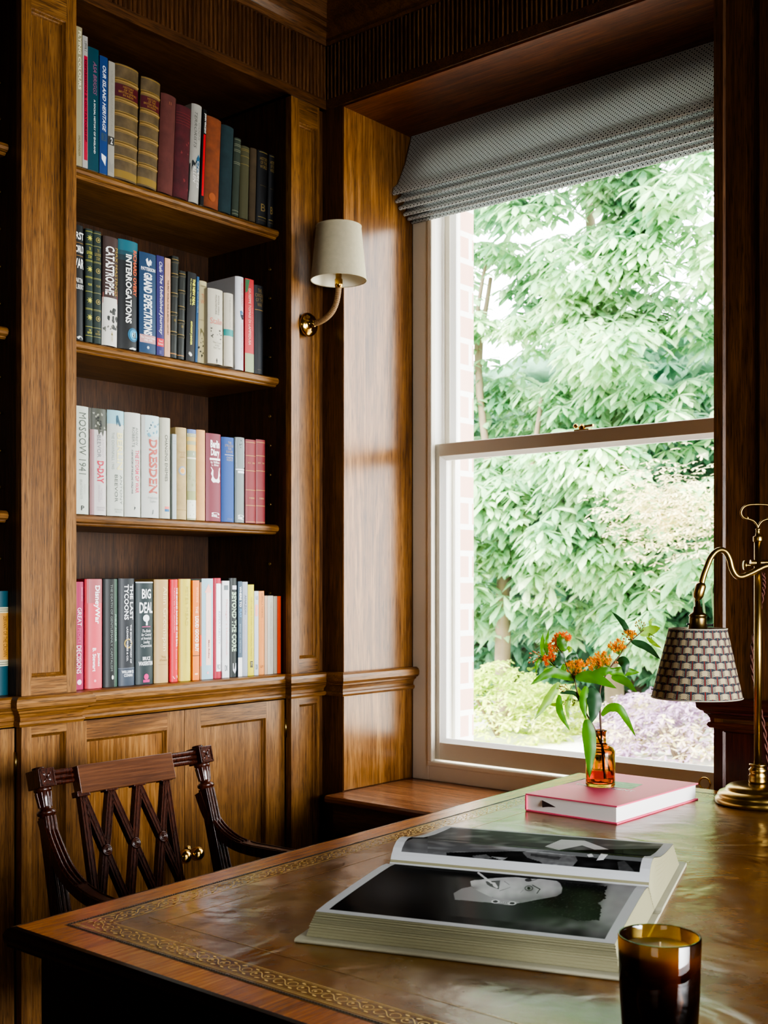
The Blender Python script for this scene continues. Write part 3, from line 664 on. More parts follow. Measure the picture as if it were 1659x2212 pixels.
book(2,427.5,446,607,4,'#d0c494','cream and sepia jacket with a ruined building pictured on its lower half',[('h','The\nWar',.16,.28,.2,.8,'#c87a58'),('h','Concise History',.05,.08,.15,.85,'#5a5038'),('p',[(.02,.60),(.3,.58),(.6,.63),(.98,.66),(.98,1),(.02,1)],'#77704c')]+blots(14,.1,.9,.68,.95,'#34342a',13,.05)+[('h','of modern Europe',.47,.49,.1,.8,'#6a6048')])
book(2,452,484.5,625,0,'#cfc9b4','ivory jacket with a red title and a crowd photograph below it',[('t','SIMON SEBAG',.08,.34,.58,.68,'#5a5850'),('t','MONTEFIORE',.08,.34,.40,.50,'#5a5850'),('h','Stalin',.39,.47,.1,.9,'#d07868',dict()),('h','The Court\nof the\nRed Tsar',.70,.80,.25,.8,'#8a887c'),('p',[(.45,.95),(.5,.92),(.55,.95),(.52,.99),(.48,.99)],'#4a4a44')]+blots(12,.15,.85,.52,.66,'#55524a',21,.035),dx=.02)
book(2,486.5,507,634,0,'#cfc9b6','ivory jacket with one narrow teal band across the spine',[('b',.495,.585,0,1,'#2f8a86'),('t','THE SPANISH CIVIL WAR',.05,.47,.42,.6,'#9a968a'),('t','PENGUIN',.92,.95,.4,.6,'#a8a498')],dx=.02)
book(2,511,529,598,0,'#d9dade','tall glossy white jacket with small red capitals right of the teal banded one',[('t','ADAM GRANT',.06,.32,.55,.78,'#c84850'),('t','HIDDEN POTENTIAL',.50,.90,.50,.74,'#d0848c'),('p',[(.4,.37),(.6,.36),(.85,.38),(.9,.42),(.75,.46),(.5,.43)],'#3c6a8c'),('p',[(.5,.41),(.8,.4),(.85,.45),(.65,.46)],'#2a2a34',dict(up=.0008))],rough=.25,dx=.005)
book(2,530,549,603,0,'#b8383c','bright red spine with a sage green foot on the second shelf',[('t','GIUSEPPE TOMASI DI LAMPEDUSA',.10,.71,.36,.62,'#e0b8a8'),('t','THE LEOPARD',.30,.55,.74,.88,'#c86a64'),('b',.80,1,0,1,'#93a07a'),('p',[(.02,0.01),(.5,.01),(.25,.14),(.02,.16)],'#3a6a48')],hard=False)
book(2,550,572,617,0,'#10151c','dark navy book with dull gilt lettering at the right end of the second shelf',[('h','THE\nORIGINS\nOF THE\nWAR',.04,.24,.12,.9,'#7a6438'),('b',.275,.282,.1,.9,'#8a6c34'),('b',.95,.955,.3,.7,'#5a5040')])
# ---- third shelf
C3='#d5d9cc'
book(3,150,195,877,0,'#cdd3c4','pale green white spine titled Moscow 1941 at the left end of the third shelf',[('t','MOSCOW 1941',.06,.63,.45,.82,'#4e564c'),('t','RODRIC',.72,.82,.7,.8,'#a8aca0'),('t','BRAITHWAITE',.68,.86,.5,.62,'#8e948a'),('h','P',.92,.965,.55,.72,'#3a3e3a',B)],rough=.4)
book(3,197,233,883,0,'#d6cfcb','jacket titled D-Day with a dark crowd photograph at its top',[('b',0,.20,.02,1,'#44463a',dict(name='cover_picture')),('p',[(.25,.2),(.4,.2),(.45,.25),(.6,.21),(.72,.26),(.8,.2),(.25,.19)],'#44463a'),('t','ANTONY',.28,.46,.66,.80,'#b0a4a8'),('t','BEEVOR',.25,.46,.36,.58,'#6c6e70'),('t','D-DAY',.49,.70,.36,.78,'#b82440',BB),('t','THE BATTLE\nFOR NORMANDY',.72,.88,.42,.68,'#a89aa4'),('h','PENGUIN\nBOOKS',.92,.96,.35,.85,'#a8a0a4'),('b',.20,1,0,.2,'#a07c7c')]+blots(10,.15,.85,.03,.18,'#8e9080',31,.04)+blots(8,.25,.8,.06,.19,'#1e201c',33,.05))
book(3,234.5,271,887,0,C3,'jacket titled Berlin in pale gold with a blue picture at its top',[('b',0,.13,0,1,'#8ab4bc',dict(name='cover_picture')),('p',[(0,.13),(1,.13),(1,.17),(.7,.15),(.3,.16),(0,.15)],'#b8ccc8'),('p',[(.45,.05),(.55,.045),(.6,.08),(.75,.14),(.65,.15),(.52,.11),(.48,.15),(.44,.1)],'#2c5264',dict(up=.0008)),('t','BERLIN',.21,.56,.5,.86,'#d8cf96',B),('t','THE DOWNFALL 1945',.21,.56,.2,.34,'#7e8880'),('t','ANTONY',.61,.89,.68,.84,'#6e766e'),('t','BEEVOR',.61,.87,.36,.54,'#5e665e'),('h','PENGUIN\nBOOKS',.93,.97,.35,.85,'#9aa098')])
book(3,272,307,892,0,'#d8d9ce','jacket titled The Storm of War in red and grey capitals',[('t','ANDREW',.14,.31,.6,.76,'#6a706c'),('t','ROBERTS',.14,.33,.38,.54,'#6a706c'),('t','THE STORM OF WAR',.355,.77,.58,.84,'#c84460',B),('t','A NEW HISTORY OF THE SECOND WORLD WAR',.355,.78,.34,.44,'#3c4448',B),('p',[(.45,.87),(.52,.9),(.6,.91),(.5,.94),(.53,.9)],'#2a3030')])
book(3,308.5,347,898,0,'#d6d8cf','jacket titled Dresden in large brick red capitals',[('b',0,.20,.15,1,'#b4c6c4',dict(name='cover_picture')),('t','DRESDEN',.23,.76,.34,.84,'#b0564a',BB),('h','Frederick\nTaylor',.79,.86,.3,.85,'#98a09c'),('p',[(.55,.92),(.6,.92),(.58,.96),(.5,.97)],'#707874')]+blots(10,.3,.95,.02,.22,'#6c98a8',41,.05)+blots(4,.25,.5,.05,.2,'#3c5460',43,.03))
book(3,348,371,903,0,'#d4d2bd','slim ivory jacket titled Changing Enemies with a tiny flag emblem',[('t','CHANGING ENEMIES',.17,.63,.36,.62,'#3c423e'),('t','NOEL ANNAN',.20,.55,.72,.86,'#b8b4a0'),('b',.88,.905,.35,.8,'#d87468'),('b',.905,.93,.35,.8,'#2a6a98')])
book(3,372.5,381.5,938,0,'#bcc4c4','thin pale grey booklet between the ivory jacket and the torn tan jacket',[('b',.08,.084,.1,.9,'#8e9898'),('b',.11,.114,.1,.9,'#8e9898')],hard=False)
book(3,382.5,406,924,0,'#d2b886','torn tan jacket with a blue ring and orange centre on the spine',[('o',.47,.5,.0115,'#8a94a4'),('o',.47,.5,.0082,'#d2b886',dict(up=.0009)),('o',.47,.5,.0052,'#dca050',dict(up=.0011)),('h','THE STORY\nOF AN\nAIRMAN',.26,.33,.2,.85,'#a88c58'),('b',.895,.899,.05,.95,'#8e7444')],var=.15,rough=.8)
book(3,407,426.5,928,0,'#c9c9a6','tattered map patterned jacket with a blue top edge',[('b',0,.045,0,1,'#6a80b0'),('p',[(.02,.045),(.9,.045),(1,.08),(.6,.06),(.3,.07),(.02,.06)],'#e4e2d0'),('b',.085,.13,0,1,'#d2b468'),('b',.17,.235,0,1,'#d2b468'),('b',.24,.30,0,1,'#9aa488'),('b',.31,.325,0,1,'#dcdcc8'),('b',.68,.78,0,1,'#9aa070'),('b',.78,.98,0,1,'#dedfce'),('h','A',.255,.285,.5,.65,'#f0f0e4')]+blots(9,.1,.9,.38,.66,'#9ca47c',51,.05)+blots(5,.1,.9,.8,.95,'#c0c2b0',53,.04),rough=.8)
book(3,427,446,929,0,'#cf9e6a','plain peach tan cloth book left of the maroon Berlin Diary',[],rough=.7,var=.08)
book(3,447,479.5,937,0,'#7e3844','maroon book titled Berlin Diary in heavy white blackletter',[('h','Berlin',.075,.165,.24,.86,'#f2eeee',BB),('h','Diary',.175,.275,.26,.84,'#f2eeee',BB),('b',.28,.305,.2,.92,'#ece6e6'),('h','by William\nL. Shirer',.315,.37,.25,.85,'#e8e0e0',B),('p',[(.25,.385),(.9,.385),(.86,.43),(.9,.47),(.84,.5),(.9,.54),(.8,.56),(.6,.555),(.4,.56),(.28,.53),(.34,.49),(.27,.46),(.34,.42)],'#ece6e8'),('t','Chef',.90,.96,.3,.85,'#f0ecec',dict(it=.4,bold=.02))],r=.007)
book(3,481,508.5,945,0,'#3c5c98','mid blue cloth book with gilt title lines on the third shelf',[('h','THE\nSTRUGGLE\nFOR\nEUROPE',.05,.185,.2,.9,'#a8946c'),('b',.205,.212,.2,.92,'#c0b8b0'),('h','CHESTER\nWILMOT',.23,.28,.3,.85,'#b0a898'),('h','COLLINS',.955,.975,.35,.75,'#8088a0')],rough=.7)
book(3,510.5,531,945,0,'#7e8886','grey book with a white jagged design on its upper spine',[('p',[(.1,.01),(.9,.01),(.97,.06),(.95,.35),(.1,.36),(.06,.08)],'#e6eaec'),('b',.37,.385,.05,.95,'#e2e6e8'),('b',.395,.42,.2,.9,'#e2e6e8'),('t','Chef',.91,.97,.2,.85,'#f0f2f2',dict(it=.4,bold=.02))]+blots(6,.3,.8,.03,.12,'#3a4244',61,.03))
for a_,b_,lb in ((532,554,'maroon ledger with gilt lines, left one of the last two on the third shelf'),(554.5,574.5,'maroon ledger with gilt lines at the right end of the third shelf')):
    book(3,a_,b_,950,0,'#84363a',lb,bands((.03,.19,.37,.60,.785,.98),'#b08850',.007)+[('h','XV  188',.27,.29,.15,.85,'#b89868'),('h','1888',.69,.71,.3,.8,'#b89868')],r=.005)
# ---- bottom row, on the cupboard top
book(4,156,184,1257,0,'#9a1f4c','magenta jacket titled Great People Decisions at the left end of the bottom row',[('t','GREAT',.24,.41,.40,.72,'#f0d8e0'),('t','PEOPLE',.43,.575,.42,.68,'#c05a80'),('t','DECISIONS',.59,.85,.34,.70,'#f4e4ea'),('t','FERNANDEZ ARAOZ',.05,.18,.70,.84,'#d888a4'),('o',.93,.55,.006,'#e8c0d0'),('b',.0,1,.0,.28,'#7c1038')])
book(4,186,224,1251,0,'#d0505c','salmon pink jacket with a rounded white title, second from the left of the bottom row',[('b',.0,.22,.1,1,'#a4585c'),('t','DisneyWar',.06,.41,.42,.80,'#f6f2f2',B),('t','James',.675,.80,.62,.82,'#f4e8ea',B),('t','B. Stewart',.63,.845,.36,.56,'#f4e8ea',B),('b',0,1,0,.16,'#b4202c'),('o',.93,.5,.003,'#e8a0a8')],rough=.35)
book(4,225.5,257,1251,0,'#101412','black jacket with a dark green right edge beside the salmon pink one',[('b',0,1,.72,1,'#2c4a38'),('b',0,1,.685,.70,'#8aa090'),('t','THE DEATH OF GENTLEMANLY CAPITALISM',.05,.85,.42,.56,'#7c8680'),('t','PHILIP AUGAR',.33,.58,.74,.86,'#a8d0b8'),('o',.91,.56,.005,'#d8dcd4',dict(asp=.6))],rough=.3)
book(4,258.5,294,1250,0,'#20242a','black jacket titled The Last Tycoons with a gold hexagon emblem',[('b',.835,1,0,1,'#36404e'),('b',.833,.838,0,1,'#8a94a4'),('t','THE LAST',.055,.385,.62,.84,'#e8e8ea',B),('t','TYCOONS',.055,.385,.28,.54,'#e8e8ea',B),('o',.605,.52,.0115,'#a8904c'),('o',.605,.52,.0082,'#20242a',dict(up=.0009)),('t','THE SECRET HISTORY OF',.43,.79,.62,.72,'#dcdce0',dict(bold=.02,up=.0012)),('t','LAZARD FRERES & CO.',.45,.77,.40,.50,'#dcdce0',dict(bold=.02,up=.0012)),('h','WILLIAM D.\nCOHAN',.855,.915,.15,.9,'#e4e6ea',B)],rough=.3)
book(4,296,334,1257,0,'#14282a','dark green jacket titled Big Deal with a white tree and a pink emblem',[('b',0,.012,0,1,'#b8c0c4'),('h','BIG',.07,.165,.28,.80,'#f2f4f4',B),('h','DEAL',.20,.305,.16,.92,'#f2f4f4',B),('o',.355,.52,.0085,'#e8ecec',dict(asp=1.1)),('b',.36,.425,.5,.6,'#e8ecec'),('b',.435,.442,.3,.78,'#c03878'),('h','The Battle\nfor Control\nof America\'s\nLeading\nCorporations',.465,.645,.22,.86,'#e0e4e4',IT),('h','BRUCE',.73,.765,.32,.76,'#e8ecec',B),('h','WASSERSTEIN',.775,.815,.12,.92,'#e8ecec',B),('o',.925,.52,.0068,'#d0287c'),('b',.955,.98,.35,.72,'#c02878')],rough=.3)
book(4,336,367,1252,0,'#b5965f','tan jacket with a tall pale lettered title between dark green and bright red spines',[('t','Alan Greenspan',.07,.69,.42,.82,'#dcc898'),('h','The Age\nof Turbulence',.735,.79,.3,.85,'#8e7444'),('b',.82,.823,.2,.85,'#8e7444')],rough=.35)
book(4,369,387,1252,0,'#cc2430','bright red spine titled The Second Bounce of the Ball',[('t','THE SECOND BOUNCE OF THE BALL',.08,.66,.62,.86,'#f6e4e4',BB),('t','TURNING RISK INTO OPPORTUNITY',.08,.52,.34,.46,'#e8a8a8'),('t','Ronald Cohen',.68,.88,.6,.75,'#e8a0a0'),('p',[(.25,.945),(.8,.935),(.85,.96),(.4,.97)],'#f4d8d8')],rough=.35)
book(4,388.5,415.5,1251,0,'#dccb4c','lemon yellow spine with pale author name in the bottom row',[('t','PETER MEAD',.07,.46,.45,.68,'#b0a448'),('t','When In Doubt Be Nice',.50,.82,.45,.6,'#b8ac50'),('b',0,1,0,.10,'#c89a2c')],rough=.4)
book(4,416.5,431,1254,0,'#e07c28','orange spine with chunky white title letters beside the lemon yellow book',[('t','THE',.26,.33,.4,.75,'#f2dcc0'),('t','LOUD GOOD BUY',.36,.715,.32,.88,'#f4ece0',BB),('t','MATTHEW PAYNE',.07,.22,.5,.75,'#f4c890'),('b',.75,.757,0,1,'#2a1c14'),('b',.93,.945,.3,.75,'#f4d0a0')],hard=False)
book(4,431.5,436,1258,0,'#8e6240','very thin brown booklet with an orange patch left of the pale blue book',[('b',.54,.86,.1,.9,'#e04a1c')],hard=False)
book(4,436.5,461,1250,0,'#a9cbd6','pale blue spine with a large pink upward arrow',[('b',.14,.86,.34,.80,'#e8c4b4'),('p',[(.57,.05),(.9,.14),(.22,.14)],'#ecaea0'),('t','Matt Ridley',.61,.795,.50,.66,'#7a3c38',B),('o',.935,.5,.0035,'#e8a8b0')],hard=False)
book(4,462.5,480,1249,0,'#b0203a','crimson spine with a long white title label in the bottom row',[('b',.055,.93,.28,1,'#eceef0',dict(name='title_label')),('t','REPEATABILITY',.33,.66,.52,.76,'#7c94b0',dict(up=.0008)),('h','RD',.86,.91,.4,.8,'#4a545c',dict(up=.0008))],rough=.35)
book(4,480.5,496,1255,0,'#e6e8ea',"white spine titled Handbook in pale red letters",[('b',.045,.095,.22,.82,'#6a7478'),('t',"Manager's Handbook",.19,.775,.4,.76,'#dca4a4'),('h','DK',.87,.93,.35,.75,'#5a6468')],hard=False)
book(4,497,514,1249,0,'#2a302e','black spine titled Beyond the Core in pale green capitals',[('t','BEYOND THE CORE',.14,.74,.24,.84,'#b8d4b4',BB),('b',.075,.115,.3,.9,'#d8d8dc'),('p',[(.35,.86),(.8,.86),(.82,.93),(.6,.965),(.35,.93)],'#c8ccd0')],rough=.4)
book(4,514.5,523.5,1256,0,'#43586a','slate blue spine titled Where to Play with a white foot',[('t','WHERE TO',.055,.27,.3,.8,'#f0f2f4',B),('t','PLAY',.29,.38,.3,.8,'#5aa0d0',B),('b',.80,1,0,1,'#e4e4e4'),('t','BAND AID METHOD',.45,.75,.3,.6,'#9ab0c0')],hard=False)
book(4,524,535.5,1257,0,'#a9b0bc','lilac grey spine with dark capitals left of the acid yellow one',[('t','AMAZON',.14,.345,.35,.72,'#4a525e'),('t','THE EVERYTHING STORE',.40,.75,.4,.6,'#c4b0b8')],hard=False)
book(4,536,549,1263,0,'#e6da2a','acid yellow spine with fine dark lettering in the bottom row',[('t','FORTUNE AND POVERTY IN FINANCIAL MARKETS',.14,.82,.42,.66,'#8a8420'),('b',.84,.91,.35,.8,'#3c3c30'),('h','FT',.855,.895,.42,.72,'#e8e0a0',dict(up=.0009))],hard=False)
book(4,549.5,559,1277,0,'#ccd2d8','narrow pale grey spine with a salmon patch near its top',[('b',.16,.30,.2,.8,'#eaa090'),('h','LE',.06,.10,.3,.8,'#4a545c'),('h','DK',.87,.93,.3,.8,'#4a545c')],hard=False)
book(4,559.5,571,1277,0,'#ef9a48','light orange spine with dark small capitals right of the pale grey one',[('t','GUERRILLA THINKING',.02,.32,.45,.72,'#6a3c1c'),('t','THE WAR IN YOUR HEAD',.33,.63,.45,.66,'#c87a38'),('h','LP',.885,.915,.3,.75,'#7a4420')],hard=False)
book(4,571.5,578,1287,0,'#c8ac92','very thin beige booklet right of the light orange spine',[],hard=False)
book(4,578.5,591,1287,0,'#cdc8ba','cream spine with faint grey capitals third from the right of the bottom row',[('t','THE ORIGINAL GUIDE TO CAPITALISM',.08,.9,.4,.62,'#a09c90')],hard=False)
book(4,591.5,599,1288,0,'#b8ac98','thin taupe booklet beside the orange red spine at the row end',[],hard=False)
book(4,599.5,607,1288,0,'#cc4420','thin orange red spine at the right end of the bottom row',[],hard=False)
# ---- the book in the neighbouring bay
book(0,-16,22,1277,0,'#0e4450','dark teal and amber spine at the left edge of the picture in the dark bay',[('b',.21,.66,0,1,'#b8843c'),('b',.155,.21,0,1,'#b8b090'),('b',.66,.72,0,1,'#b8b090'),('b',.17,.175,0,1,'#20302c',dict(up=.0008)),('b',.19,.195,0,1,'#20302c',dict(up=.0008)),('b',.68,.685,0,1,'#20302c',dict(up=.0008)),('b',.70,.705,0,1,'#20302c',dict(up=.0008)),('t','SERVANT OF THE CROWN',.24,.63,.6,.85,'#5a3a1c',dict(up=.0008))],X=-.046)

# ================================================================ WALL LIGHT
wl=empty('wall_light',(.0,2.282,Z(.76)),label='brass wall light with a cream linen shade fixed to the pilaster',cat='wall lamp')
py=2.284; pz=onx(664,702,0).z
MB().lathe([(0,0),(.028,0),(.032,.002),(.032,.005),(.029,.010),(.020,.013),(.014,.016),(.010,.024),(.0085,.030),(0,.030)],(0.0002,py,pz),28,axis=(1,0,0)).build('backplate',M['brass'],wl)
sh=Vector((.112,py+.002,0)); zt_,zb2=Z(.938),Z(.797)
arm=[]
P0=Vector((.026,py,pz)); P3=Vector((sh.x,sh.y,zb2-.008)); P1=Vector((.085,py,pz+.004)); P2=Vector((sh.x,sh.y,pz+.03))
for i in range(41):
    t=i/40; arm.append(P0*(1-t)**3+P1*3*t*(1-t)**2+P2*3*t*t*(1-t)+P3*t**3)
aw=[]; 
for i in range(161):
    t=i/160; p=P0*(1-t)**3+P1*3*t*(1-t)**2+P2*3*t*t*(1-t)+P3*t**3; aw.append(p)
MB().tube(aw,[.0068+.0013*abs(sin(i*pi/5)) for i in range(161)],12).build('arm',plain('wrapped_arm','#8a6c48',rough=.6),wl)
MB().lathe([(0,-.012),(.009,-.012),(.0105,-.004),(.0105,.010),(.008,.012),(.008,.04),(.0075,.05),(0,.05)],P3,16).build('candle_holder',M['brass'],wl)
rt,rb=.0595,.0735
sm=MB().lathe([(rb,zb2),(rt,zt_)],(sh.x,sh.y,0),48); s_=sm.build('lamp_shade',M['linen'],wl)
MB().lathe([(rb-.0012,zb2+.0005),(rt-.0012,zt_-.0005)],(sh.x,sh.y,0),48).build('shade_lining',M['linenin'],s_)
for z,rr in ((zb2,rb),(zt_,rt)):
    MB().tube([Vector((sh.x+rr*cos(a),sh.y+rr*sin(a),z)) for a in [2*pi*i/48 for i in range(49)]],.0014,6).build('shade_rim',M['linen'],s_)
m=MB()
for a in (0.3,2.4,4.5): m.tube([Vector((sh.x+(rb-.003)*cos(a),sh.y+(rb-.003)*sin(a),zb2+.03)),Vector((sh.x+.004*cos(a),sh.y+.004*sin(a),zb2+.034))],.0009,5)
m.build('shade_spider',M['brassold'],s_)
# ================================================================ DESK
ZD=-.43
D1=onz(36,2001,ZD); D2=onz(1264,1667,ZD); D2.y=min(D2.y,YW-.03); D2=Vector((D2.x,YW-.034,D2.z))
D3=Vector((1.96,YW-.075,D2.z)); D4=Vector((1.96,D1.y+.0,D2.z))
zd=Z(ZD)
CR=[Vector((p.x,p.y)) for p in (D1,D4,D3,D2)]       # near-left, near-right, far-right, far-left (anticlockwise)
def inset(d):
    out=[]
    for i in range(4):
        p=CR[i]; e0=(p-CR[i-1]).normalized(); e1=(CR[(i+1)%4]-p).normalized()
        n0=Vector((-e0.y,e0.x)); n1=Vector((-e1.y,e1.x)); b=(n0+n1)/(1+n0.dot(n1)); out.append(p+b*d)
    return out
dk_=empty('desk',((D1.x+D3.x)/2,(D1.y+D3.y)/2,0),label='large antique mahogany desk with a gold tooled brown leather top',cat='desk')
def ringquad(m,d0,z0,d1,z1,sm=False):
    a=inset(d0); b=inset(d1)
    for i in range(4):
        j=(i+1)%4
        m.add([(a[i].x,a[i].y,z0),(a[j].x,a[j].y,z0),(b[j].x,b[j].y,z1),(b[i].x,b[i].y,z1)],[(0,1,2,3)],sm)
VB=.042
m=MB(); ringquad(m,0,zd,VB,zd); m.build('veneer_border',M['veneerx'],dk_)
m=MB(); pr=[(0,0),(-.006,-.0008),(-.010,-.004),(-.0125,-.010),(-.012,-.016),(-.011,-.0205),(-.009,-.0215),(-.009,-.0245),(.004,-.027),(.03,-.027)]
for (a,b),(c,d) in zip(pr[:-1],pr[1:]): ringquad(m,c,zd+d,a,zd+b,False)
q=inset(.03); m.add([(p.x,p.y,zd-.027) for p in q],[(3,2,1,0)])
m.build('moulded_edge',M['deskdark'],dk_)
mt,n,b=nt('desk_leather'); N=n.nodes; L=n.links
tc=N.new('ShaderNodeTexCoord'); n1=N.new('ShaderNodeTexNoise'); n1.inputs['Scale'].default_value=5; n1.inputs['Detail'].default_value=6; n1.inputs['Roughness'].default_value=.6
L.new(tc.outputs['Object'],n1.inputs['Vector'])
cr=N.new('ShaderNodeValToRGB'); e=cr.color_ramp.elements; e[0].position=.32; e[0].color=(*hexc('#5c3a18'),1); e[1].position=.7; e[1].color=(*hexc('#8f7038'),1); q=e.new(.5); q.color=(*hexc('#7c5426'),1)
L.new(n1.outputs['Fac'],cr.inputs['Fac']); L.new(cr.outputs['Color'],b.inputs['Base Color'])
n2=N.new('ShaderNodeTexNoise'); n2.inputs['Scale'].default_value=9; n2.inputs['Detail'].default_value=5; L.new(tc.outputs['Object'],n2.inputs['Vector'])
mr=N.new('ShaderNodeMapRange'); mr.inputs['From Min'].default_value=.3; mr.inputs['From Max'].default_value=.7; mr.inputs['To Min'].default_value=.17; mr.inputs['To Max'].default_value=.30; L.new(n2.outputs['Fac'],mr.inputs['Value']); L.new(mr.outputs['Result'],b.inputs['Roughness'])
n3=N.new('ShaderNodeTexNoise'); n3.inputs['Scale'].default_value=38; n3.inputs['Detail'].default_value=6; L.new(tc.outputs['Object'],n3.inputs['Vector'])
n5=N.new('ShaderNodeTexNoise'); n5.inputs['Scale'].default_value=6; n5.inputs['Detail'].default_value=2; n5.inputs['Distortion'].default_value=1.5; L.new(tc.outputs['Object'],n5.inputs['Vector'])
ma=N.new('ShaderNodeMath'); ma.operation='MULTIPLY_ADD'; ma.inputs[1].default_value=5.0; L.new(n5.outputs['Fac'],ma.inputs[0]); L.new(n3.outputs['Fac'],ma.inputs[2])
bp=N.new('ShaderNodeBump'); bp.inputs['Strength'].default_value=.35; bp.inputs['Distance'].default_value=.002; L.new(ma.outputs[0],bp.inputs['Height']); L.new(bp.outputs['Normal'],b.inputs['Normal'])
b.inputs['Specular IOR Level'].default_value=.65
q=inset(VB); MB().add([(p.x,p.y,zd+.0002) for p in q],[(0,1,2,3)]).build('leather_top',mt,dk_)
# tooling
def sidepts(d):
    q=inset(d); return [(q[i],q[(i+1)%4]) for i in range(4)]
m=MB()
def strip(m,a,b,w,z):
    d=(b-a).normalized(); nn=Vector((-d.y,d.x))*w/2
    m.add([(a.x-nn.x,a.y-nn.y,z),(b.x-nn.x,b.y-nn.y,z),(b.x+nn.x,b.y+nn.y,z),(a.x+nn.x,a.y+nn.y,z)],[(0,1,2,3)])
for d,w in ((.052,.0010),(.055,.0006),(.0835,.0006),(.0865,.0010)):
    for a,b_ in sidepts(d): strip(m,a,b_,w,zd+.0006)
def ribbon(m,pts,w,z):
    vs=[];n_=len(pts)
    for i,p in enumerate(pts):
        d=(pts[min(i+1,n_-1)]-pts[max(i-1,0)]); d=d.normalized() if d.length>0 else Vector((1,0)); nn=Vector((-d.y,d.x))*(w/2*(.35+.65*sin(pi*i/(n_-1)) if n_<14 else w and 1))
        vs+= [(p.x-nn.x,p.y-nn.y,z),(p.x+nn.x,p.y+nn.y,z)]
    m.add(vs,[(2*i,2*i+2,2*i+3,2*i+1) for i in range(n_-1)])
per=.036
for k,(a,b_) in enumerate(sidepts(.0693)):
    if k in (1,): continue
    Lh=(b_-a).length; nper=int(round(Lh/per)); d=(b_-a)/Lh; nn=Vector((-d.y,d.x))
    P=lambda s,t: a+d*s+nn*t
    steps=nper*10
    ribbon(m,[P(Lh*i/steps,.0062*sin(2*pi*nper*i/steps)) for i in range(steps+1)],.0011,zd+.0007)
    pp=Lh/nper
    for i in range(nper):
        for sg,ph in ((1,.25),(-1,.75)):
            c=P((i+ph)*pp,0)
            # curling tendril and leaf on alternate sides
            ribbon(m,[c+d*(.0075*cos(t)*(1-t/9))+nn*(sg*-.0012-sg*.0075*sin(t)*(1-t/9)) for t in [j*.55 for j in range(9)]],.0012,zd+.0007)
            for q_ in (-1,1):
                o=c+nn*sg*.0085+d*q_*.004
                ribbon(m,[o+ (d*q_*.9+nn*sg*.25)*(.0075*j/4) for j in range(5)],.0030,zd+.0008)
            if i%2==0:
                o=c-nn*sg*.0005
                m.add([(o.x+.0019*cos(t),o.y+.0019*sin(t),zd+.0009) for t in [j*pi/4 for j in range(8)]],[tuple(range(8))])
m.build('gold_tooling',M['gold'],dk_)
m=MB()
for k,(a,b_) in enumerate(sidepts(.1320)): 
    d=(b_-a).normalized(); strip(m,a-d*.03,b_+d*.03,.0011,zd+.0006)
aa=inset(.132); 
m.build('panel_lines',plain('faded_gilt','#a8854a',rough=.35,metal=.5),dk_)
m=MB()
for a,b_ in sidepts(VB+.0035): strip(m,a,b_,.0042,zd+.0004)
for a,b_ in sidepts(VB+.0035):
    Lh=(b_-a).length; d=(b_-a)/Lh; nb=int(Lh/.0042)
    for i in range(nb):
        c=a+d*(i+.5)*.0042; m.lathe([(.0014,0),(.0008,.0007),(0,.0009)],(c.x,c.y,zd+.0004),5)
m.build('beaded_line',plain('beading','#3e352a',rough=.35,spec=.6),dk_)
# body of the desk: frieze and panelled pedestals
q=inset(.022)
m=MB()
def prism(m,poly,z0,z1): 
    k=len(poly); m.add([(p.x,p.y,z0) for p in poly]+[(p.x,p.y,z1) for p in poly],[tuple(range(k))[::-1],tuple(range(k,2*k))]+[(i,(i+1)%k,k+(i+1)%k,k+i) for i in range(k)])
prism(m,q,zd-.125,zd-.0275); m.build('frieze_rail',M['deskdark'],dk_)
def lerp(a,b,t): return a+(b-a)*t
pedn=[q[0],q[1],lerp(q[1],q[2],.3),lerp(q[0],q[3],.3)]; pedf=[lerp(q[0],q[3],.72),lerp(q[1],q[2],.72),lerp(q[1],q[2],.955),lerp(q[0],q[3],.955)]
for pq in (pedn,pedf):
    m=MB(); prism(m,pq,.06,zd-.1252); e_=[p+(sum(pq,Vector((0,0)))/4-p).normalized()*-.012 for p in pq]
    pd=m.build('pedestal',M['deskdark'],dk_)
    m=MB(); prism(m,e_,.0,.06); m.build('plinth',M['deskdark'],pd)

# ================================================================ OPEN PICTURE BOOK
A0=onz(653,2035,ZD); A1=onz(1338,2117,ZD); a_=(A1-A0); a_.z=0; a_.normalize(); b_v=Vector((-a_.y,a_.x,0))
LB=.382; WB=.545; GB=.27
def PB(a,b,z): return A0+a_*a+b_v*b+Vector((0,0,z))
ob=empty('open_book',PB(LB/2,GB,0),label='large open photography book lying flat showing a black and white portrait',cat='book')
def prof(b):
    K=[(.0,.0325),(.018,.033),(.05,.035),(.12,.037),(.20,.0385),(.24,.0385),(.258,.037),(.268,.034),(.2705,.0345),(.273,.037),(.278,.045),(.286,.054),(.297,.0600),(.31,.0625),(.325,.0615),(.345,.057),(.38,.050),(.43,.044),(.48,.0405),(.53,.038)]
    for (x0,y0),(x1,y1) in zip(K[:-1],K[1:]):
        if b<=x1:
            t=(b-x0)/(x1-x0); return y0+(y1-y0)*(t)
    return K[-1][1]
wp=plain('book_page',hexc('#e2e3e2'),rough=.35)
m=MB()
prof_c=[(-.006,.0005),(-.008,.003),(-.006,.0055),(.0,.006),(.25,.006),(.262,.004),(.275,.004),(.285,.006),(.552,.006),(.556,.003),(.552,.0005)]
m.loft([[PB(x,b,z) for b,z in prof_c] for x in (-.007,LB+.004)],True,True,False); m.build('hard_cover',plain('cream_cloth_cover','#a9a690',rough=.5),ob,bevel=.001)
